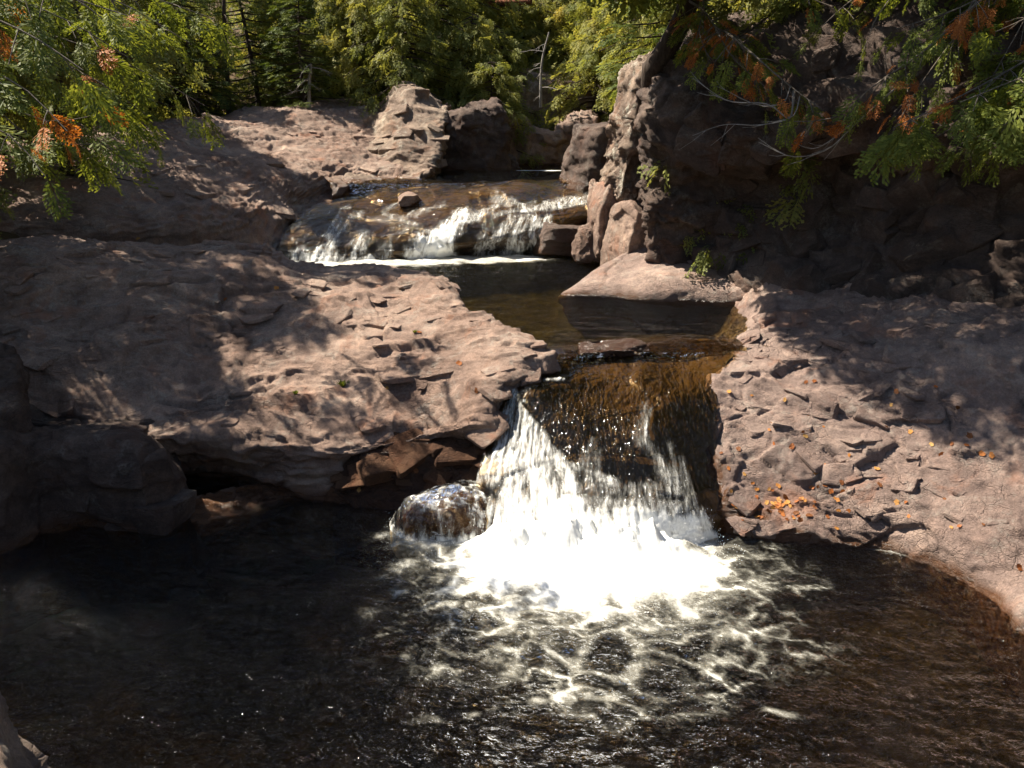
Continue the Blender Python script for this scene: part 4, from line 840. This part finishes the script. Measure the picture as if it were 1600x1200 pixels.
# near cedars: branches and single sprays are parts of their own
NG = [mesh_np('frond', *NEAR_F[k][:2], {'tint': NEAR_F[k][2]}, False) for k in range(6)]
NO = [m_.copy() for m_ in NG]
for m_ in NG: m_.materials.append(M_green)
for m_ in NO: m_.materials.append(M_orange)
def near_cedar(name, trunk, trad, branches, label, crown=None, seed=0, twigs=()):
    r = random.Random(seed); base = Vector(trunk[0]); t = empty(name, base); tag(t, label, 'tree')
    loc = lambda pts: [np.array(p) - np.array(base) for p in pts]
    V, F = tubes([smoothpath(loc(trunk), 24)], [np.interp(np.linspace(0, 1, 24), np.linspace(0, 1, len(trad)), trad)], 10); obj('trunk', mesh_np('trunk', V, F), M_bark, t)
    for (pts, n, size, orange, rad, mat) in branches:
        pa = smoothpath(loc(pts), 20); ps, rs = [pa], [np.linspace(rad, rad * .25, 20)]
        T = np.gradient(pa, axis=0); T /= np.linalg.norm(T, axis=1, keepdims=True)
        fr = []
        for k in range(int(n * 1.7)):
            s = r.uniform(.15, 1.0) if k else 1.0; i = min(19, int(s * 19)); p = pa[i]; d = T[i].copy()
            side = (1 if k % 2 else -1); perp = np.cross(d, [0, 0, 1.]); perp /= np.linalg.norm(perp) + 1e-6
            a = r.uniform(.1, 1.9) if k else 0; d2 = d * math.cos(a) + perp * side * math.sin(a); d2[2] -= r.uniform(-.1, 1.3); d2 /= np.linalg.norm(d2)
            off_ = d2 * r.uniform(0, .30) * (1 if k else 0); q = p + off_
            if np.linalg.norm(off_) > .08: ps.append([p, p + off_ * .5 + np.array([0, 0, .01]), q]); rs.append([rad * .3, rad * .2])
            M = frames(np.array([q]), np.array([d2]), np.array([r.gauss(0, .5)]), np.array([size * r.uniform(.65, 1.25) * (.62 if (og := r.random() < orange * 1.25) else 1)]))[0]
            fr.append((M, og))
        V, F = tubes(ps, rs, 5); obj('branch', mesh_np('branch', V, F), mat, t)
        for M, og in fr:
            o = obj('frond', (NO if og else NG)[r.randrange(6)], None, t); o.matrix_local = Matrix(M.tolist())
    for (pts, rad) in twigs:
        ps = [smoothpath(loc(pts), 18)]; rs = [np.linspace(rad, rad * .3, 18)]
        for k in range(5):
            i = r.randrange(4, 16); d = (ps[0][min(17, i + 2)] - ps[0][i]); q = ps[0][i] + d * r.uniform(.8, 1.8) + np.array([r.gauss(0, .05), r.gauss(0, .03), r.gauss(-.02, .05)]); ps.append([ps[0][i], (ps[0][i] + q) / 2 + np.array([0, 0, -.01]), q]); rs.append([rad * .45, rad * .2])
        V, F = tubes(ps, rs, 4); obj('twig', mesh_np('twig', V, F), M_grey, t)
    if crown is not None:
        rr = np.random.default_rng(seed); c, rad3, n, fs = crown; u = rr.normal(0, 1, (n, 3)); u /= np.linalg.norm(u, axis=1, keepdims=True)
        p = np.array(c) - np.array(base) + u * np.array(rad3) * rr.uniform(.35, 1, (n, 1)) ** .5
        keep = fbm(p * .9, 3, seed + 3) > (-.2 if n > 2000 else -.08); p, u = p[keep], u[keep]; d = u.copy(); d[:, 2] -= .7
        V, F, T_ = place(FAR_F, frames(p, d, rr.normal(0, .6, len(p)), fs * rr.uniform(.7, 1.3, len(p))), rr, np.clip(rr.normal(.45, .2, len(p)), 0, 1))
        obj('crown', mesh_np('crown', V, F, {'tint': T_}, False), M_green, t)
    return t
A = lambda *q: [P(*p) for p in q]
tl = (-6.0, 7.6, 1.5)
TL = lambda z: (-5.98, 7.6, z)
near_cedar('cedar_tree', [tl, (-5.95, 7.55, 4), (-6.2, 7.8, 5.5), (-6.4, 8.2, 7.0)], [.19, .15, .09, .02], [
 ([TL(3.9)] + A((-60,10,6.6),(60,62,6.4),(130,110,6.3)), 16, .34, .22, .018, M_twig),
 ([TL(3.6)] + A((-60,90,6.3),(40,140,6.2),(105,205,6.1)), 17, .34, .30, .016, M_twig),
 ([TL(3.1)] + A((-60,180,6.1),(20,215,6.0),(70,275,5.9)), 15, .30, .32, .014, M_twig),
 ([TL(3.3)] + A((-60,130,6.5),(80,190,6.6),(150,180,6.6)), 13, .30, .22, .014, M_twig),
 ([TL(4.3)] + A((-40,-40,6.8),(90,-10,6.8),(200,25,6.9)), 17, .34, .08, .018, M_twig),
 ([TL(4.1)] + A((-40,-20,7.4),(120,40,7.5),(200,90,7.6)), 18, .32, .12, .016, M_twig),
 ([TL(3.8)] + A((0,60,7.6),(140,120,7.8),(230,180,7.9)), 18, .32, .15, .015, M_twig),
 ([TL(4.4)] + A((60,-40,8.0),(200,10,8.2),(300,70,8.4)), 20, .32, .06, .015, M_twig),
 ([TL(3.8)] + A((60,50,8.3),(220,110,8.6),(320,165,8.8)), 20, .32, .10, .015, M_twig),
 ([TL(4.5)] + A((100,-30,8.8),(250,0,9.0),(335,30,9.2)), 18, .32, .03, .014, M_twig),
 ([TL(3.4)] + A((-30,150,7.0),(60,220,7.2),(160,225,7.4)), 12, .30, .15, .014, M_twig)],
 'near cedar hanging green and orange sprays into the upper left corner', ((-6.6, 8.9, 4.5), (1.2, 1.2, 1.1), 1100, .33), 5)
TR = lambda z: (5.3, 8.7, z)
near_cedar('cedar_tree', [(5.3, 8.8, 3.0), (5.25, 8.7, 4.5), (5.35, 8.7, 7), (5.3, 8.8, 9.5)], [.20, .17, .10, .02], [
 ([TR(4.6)] + A((1560,-20,8.2),(1430,90,8.1),(1370,130,8.1),(1300,185,8.3),(1240,190,8.5)), 30, .27, .42, .017, M_twig),
 ([TR(4.2)] + A((1660,60,7.8),(1540,130,7.6),(1450,175,7.5),(1395,200,7.5)), 26, .36, .06, .017, M_twig),
 ([TR(4.0)] + A((1680,130,7.4),(1580,190,7.3),(1500,225,7.3)), 20, .36, .04, .015, M_twig),
 ([TR(4.3)] + A((1700,90,7.3),(1600,120,7.2),(1500,160,7.2)), 20, .36, .0, .015, M_twig),
 ([TR(4.9)] + A((1600,-40,8.0),(1480,20,7.9),(1400,45,7.9)), 14, .27, .25, .014, M_twig),
 ([TR(4.8)] + A((1560,-10,8.6),(1440,130,8.5),(1390,215,8.4)), 18, .27, .25, .013, M_twig),
 ([TR(4.8)] + A((1680,-20,7.4),(1600,30,7.3),(1555,50,7.3)), 10, .34, .0, .013, M_twig)],
 'near cedar hanging bright green sprays into the right edge', ((4.7, 9.2, 6.6), (1.7, 1.6, 2.3), 1500, .36), 6,
 [(A((1420,120,8.2),(1340,190,8.4),(1290,235,8.5),(1240,245,8.5),(1185,222,8.6)), .009), (A((1330,195,8.4),(1270,232,8.5),(1222,213,8.6)), .006)])
TQ = lambda z: (6.2, 10.3, z)
near_cedar('cedar_tree', [(6.2, 10.4, 3.2), (6.15, 10.3, 5), (6.3, 10.3, 8)], [.18, .14, .03], [
 ([TQ(5.6)] + A((1480,-60,9.0),(1380,10,8.8),(1345,90,8.6)), 16, .28, .22, .014, M_twig),
 ([TQ(5.3)] + A((1560,-50,8.6),(1500,40,8.3),(1470,120,8.2)), 18, .32, .12, .014, M_twig),
 ([TQ(5.0)] + A((1640,-40,8.2),(1590,50,7.9),(1545,130,7.8)), 18, .34, .05, .014, M_twig),
 ([TQ(5.8)] + A((1440,-60,9.4),(1330,0,9.2),(1265,60,9.1)), 16, .28, .25, .014, M_twig),
 ([TQ(5.0)] + A((1680,40,7.8),(1600,110,7.6),(1540,190,7.5)), 18, .34, .05, .014, M_twig),
 ([TQ(4.6)] + A((1660,100,8.2),(1560,160,8.1),(1460,215,8.0)), 16, .32, .10, .013, M_twig)],
 'second cedar behind the bright green sprays, filling the upper right corner', ((5.6, 10.6, 5.6), (1.2, 1.0, 1.2), 700, .36), 9)
L0 = (1.95, 11.75, 3.3)
near_cedar('cedar_tree', [L0] + A((1018,112,11.4),(1040,80,11.2),(1064,35,11.2),(1085,-25,11.2)) + [(2.2, 10.7, 5.6), (1.7, 10.1, 6.6), (1.5, 9.9, 7.6)], [.17, .13, .12, .12, .11, .08, .05, .02], [
 (A((1060,40,11.2),(1120,45,10.2),(1165,75,9.2),(1235,135,8.8),(1285,172,8.6)), 34, .26, .45, .022, M_twig),
 (A((1075,0,11.2),(1110,30,10.0),(1150,95,9.4),(1195,135,9.2)), 20, .25, .40, .016, M_twig),
 (A((1085,-25,11.2),(1100,10,10.4),(1095,60,9.8),(1110,95,9.6)), 14, .25, .35, .014, M_twig),
 (A((1085,-25,11.2),(1200,-30,9.4),(1260,-5,9.0),(1300,10,8.8)), 12, .25, .3, .014, M_twig)],
 'cedar leaning out from the cliff top with orange and green sprays', ((1.25, 9.9, 6.1), (1.5, 2.0, 1.5), 2001, .36), 8,
 [(A((1240,140,8.8),(1232,185,8.7),(1205,165,8.7),(1140,158,8.8),(1082,122,9.0)), .008), (A((1250,150,8.8),(1240,180,8.7),(1190,195,8.7),(1130,195,8.8),(1082,212,8.9)), .007), (A((1235,135,8.8),(1225,160,8.8),(1200,165,8.9),(1120,135,9.0)), .006)])

# thin veil of water over the boulder awash
fb = FOAM_BOULDER.data; n = len(fb.vertices); V = np.zeros(n * 3, np.float32); fb.vertices.foreach_get('co', V); V = V.reshape(-1, 3)
Nv = np.zeros(n * 3, np.float32); fb.vertices.foreach_get('normal', Nv); Nv = Nv.reshape(-1, 3); F = np.zeros(len(fb.polygons) * 4, np.int32); fb.polygons.foreach_get('vertices', F); F = F.reshape(-1, 4)
Nv = Nv * np.where(((V - V.mean(0)) * Nv).sum(1) < 0, -1, 1)[:, None]; th = fbm(V * np.array([16, 16, 3.2]), 4, 501, .6); topm = sstep(.02, .36, V[:, 2]); rt = sstep(-.6, .0, V[:, 0])
foam = np.clip((.26 + 1.25 * th) * (.6 + .6 * rt) + .34 * np.exp(-((V[:, 2] - .27) / .06) ** 2) * (.6 + th) + .6 * (1 - sstep(.0, .09, V[:, 2])), 0, 1)
Vw = V + Nv * (.012 + .012 * foam)[:, None]
o = obj('waterfall', mesh_np('waterfall', Vw, F, {'foam': foam}), M_fall); o['kind'] = 'structure'; o['label'] = 'thin veil of water running over the round boulder awash'
# dead wood
def deadwood(name, pts, rad, nb, bl, seed, mat, label, cat='tree', group=None):
    r = random.Random(seed); base = np.array(pts[0]); t = empty(name, pts[0]); tag(t, label, cat, group); pa = smoothpath([np.array(p) - base for p in pts], 20)
    V, F = tubes([pa], [np.linspace(rad, rad * .45, 20)], 8); obj('trunk', mesh_np('trunk', V, F), mat, t)
    for k in range(nb):
        i = r.randrange(3, 20); a = r.uniform(0, 6.3); l = bl * r.uniform(.4, 1.1); d = np.array([math.cos(a), math.sin(a), r.uniform(-.9, .1)]) * l; p = pa[i]
        ps = [smoothpath([p, p + d * .5 + np.array([0, 0, .06 * l]), p + d], 8)]; rs = [np.linspace(rad * .28, rad * .06, 8)]
        for j in range(4):
            q = ps[0][r.randrange(2, 7)]; e = d * .35 + np.array([r.gauss(0, .12), r.gauss(0, .12), r.gauss(-.08, .08)]) * l; ps.append([q, q + e * .5, q + e]); rs.append([rad * .1, rad * .04])
        V, F = tubes(ps, rs, 4); obj('branch', mesh_np('branch', V, F), mat, t)
b_ = P(356, 175, 19.6)
deadwood('dead_tree', [(b_[0], b_[1], b_[2] - .4), P(354, 100, 19.6), P(350, 20, 19.6), P(352, -120, 19.6)], .06, 14, .7, 11, M_bark, 'bare dark dead trunk above the far left bank')
b_ = P(484, 172, 18.9)
deadwood('dead_shrub', [(b_[0], b_[1], b_[2] - .3), P(483, 140, 18.9), P(486, 100, 18.9)], .05, 12, .55, 12, M_grey, 'grey dead twiggy shrub under the small lone spruce', 'shrub')
b_ = P(845, 130, 20.5)
deadwood('dead_shrub', [(b_[0], b_[1], b_[2] - .5), P(848, 90, 20.5), P(858, 50, 20.5)], .035, 8, .5, 13, M_grey, 'grey dead snag among the trees above the gap', 'shrub')
V, F = tubes([smoothpath(A((690,14,24.0),(765,6,23.6),(830,2,23.2)), 14)], [np.linspace(.10, .07, 14)], 10)
tag(obj('fallen_log', mesh_np('fallen_log', V, F), M_red), 'reddish fallen log lodged across the trees at the top centre', 'log')
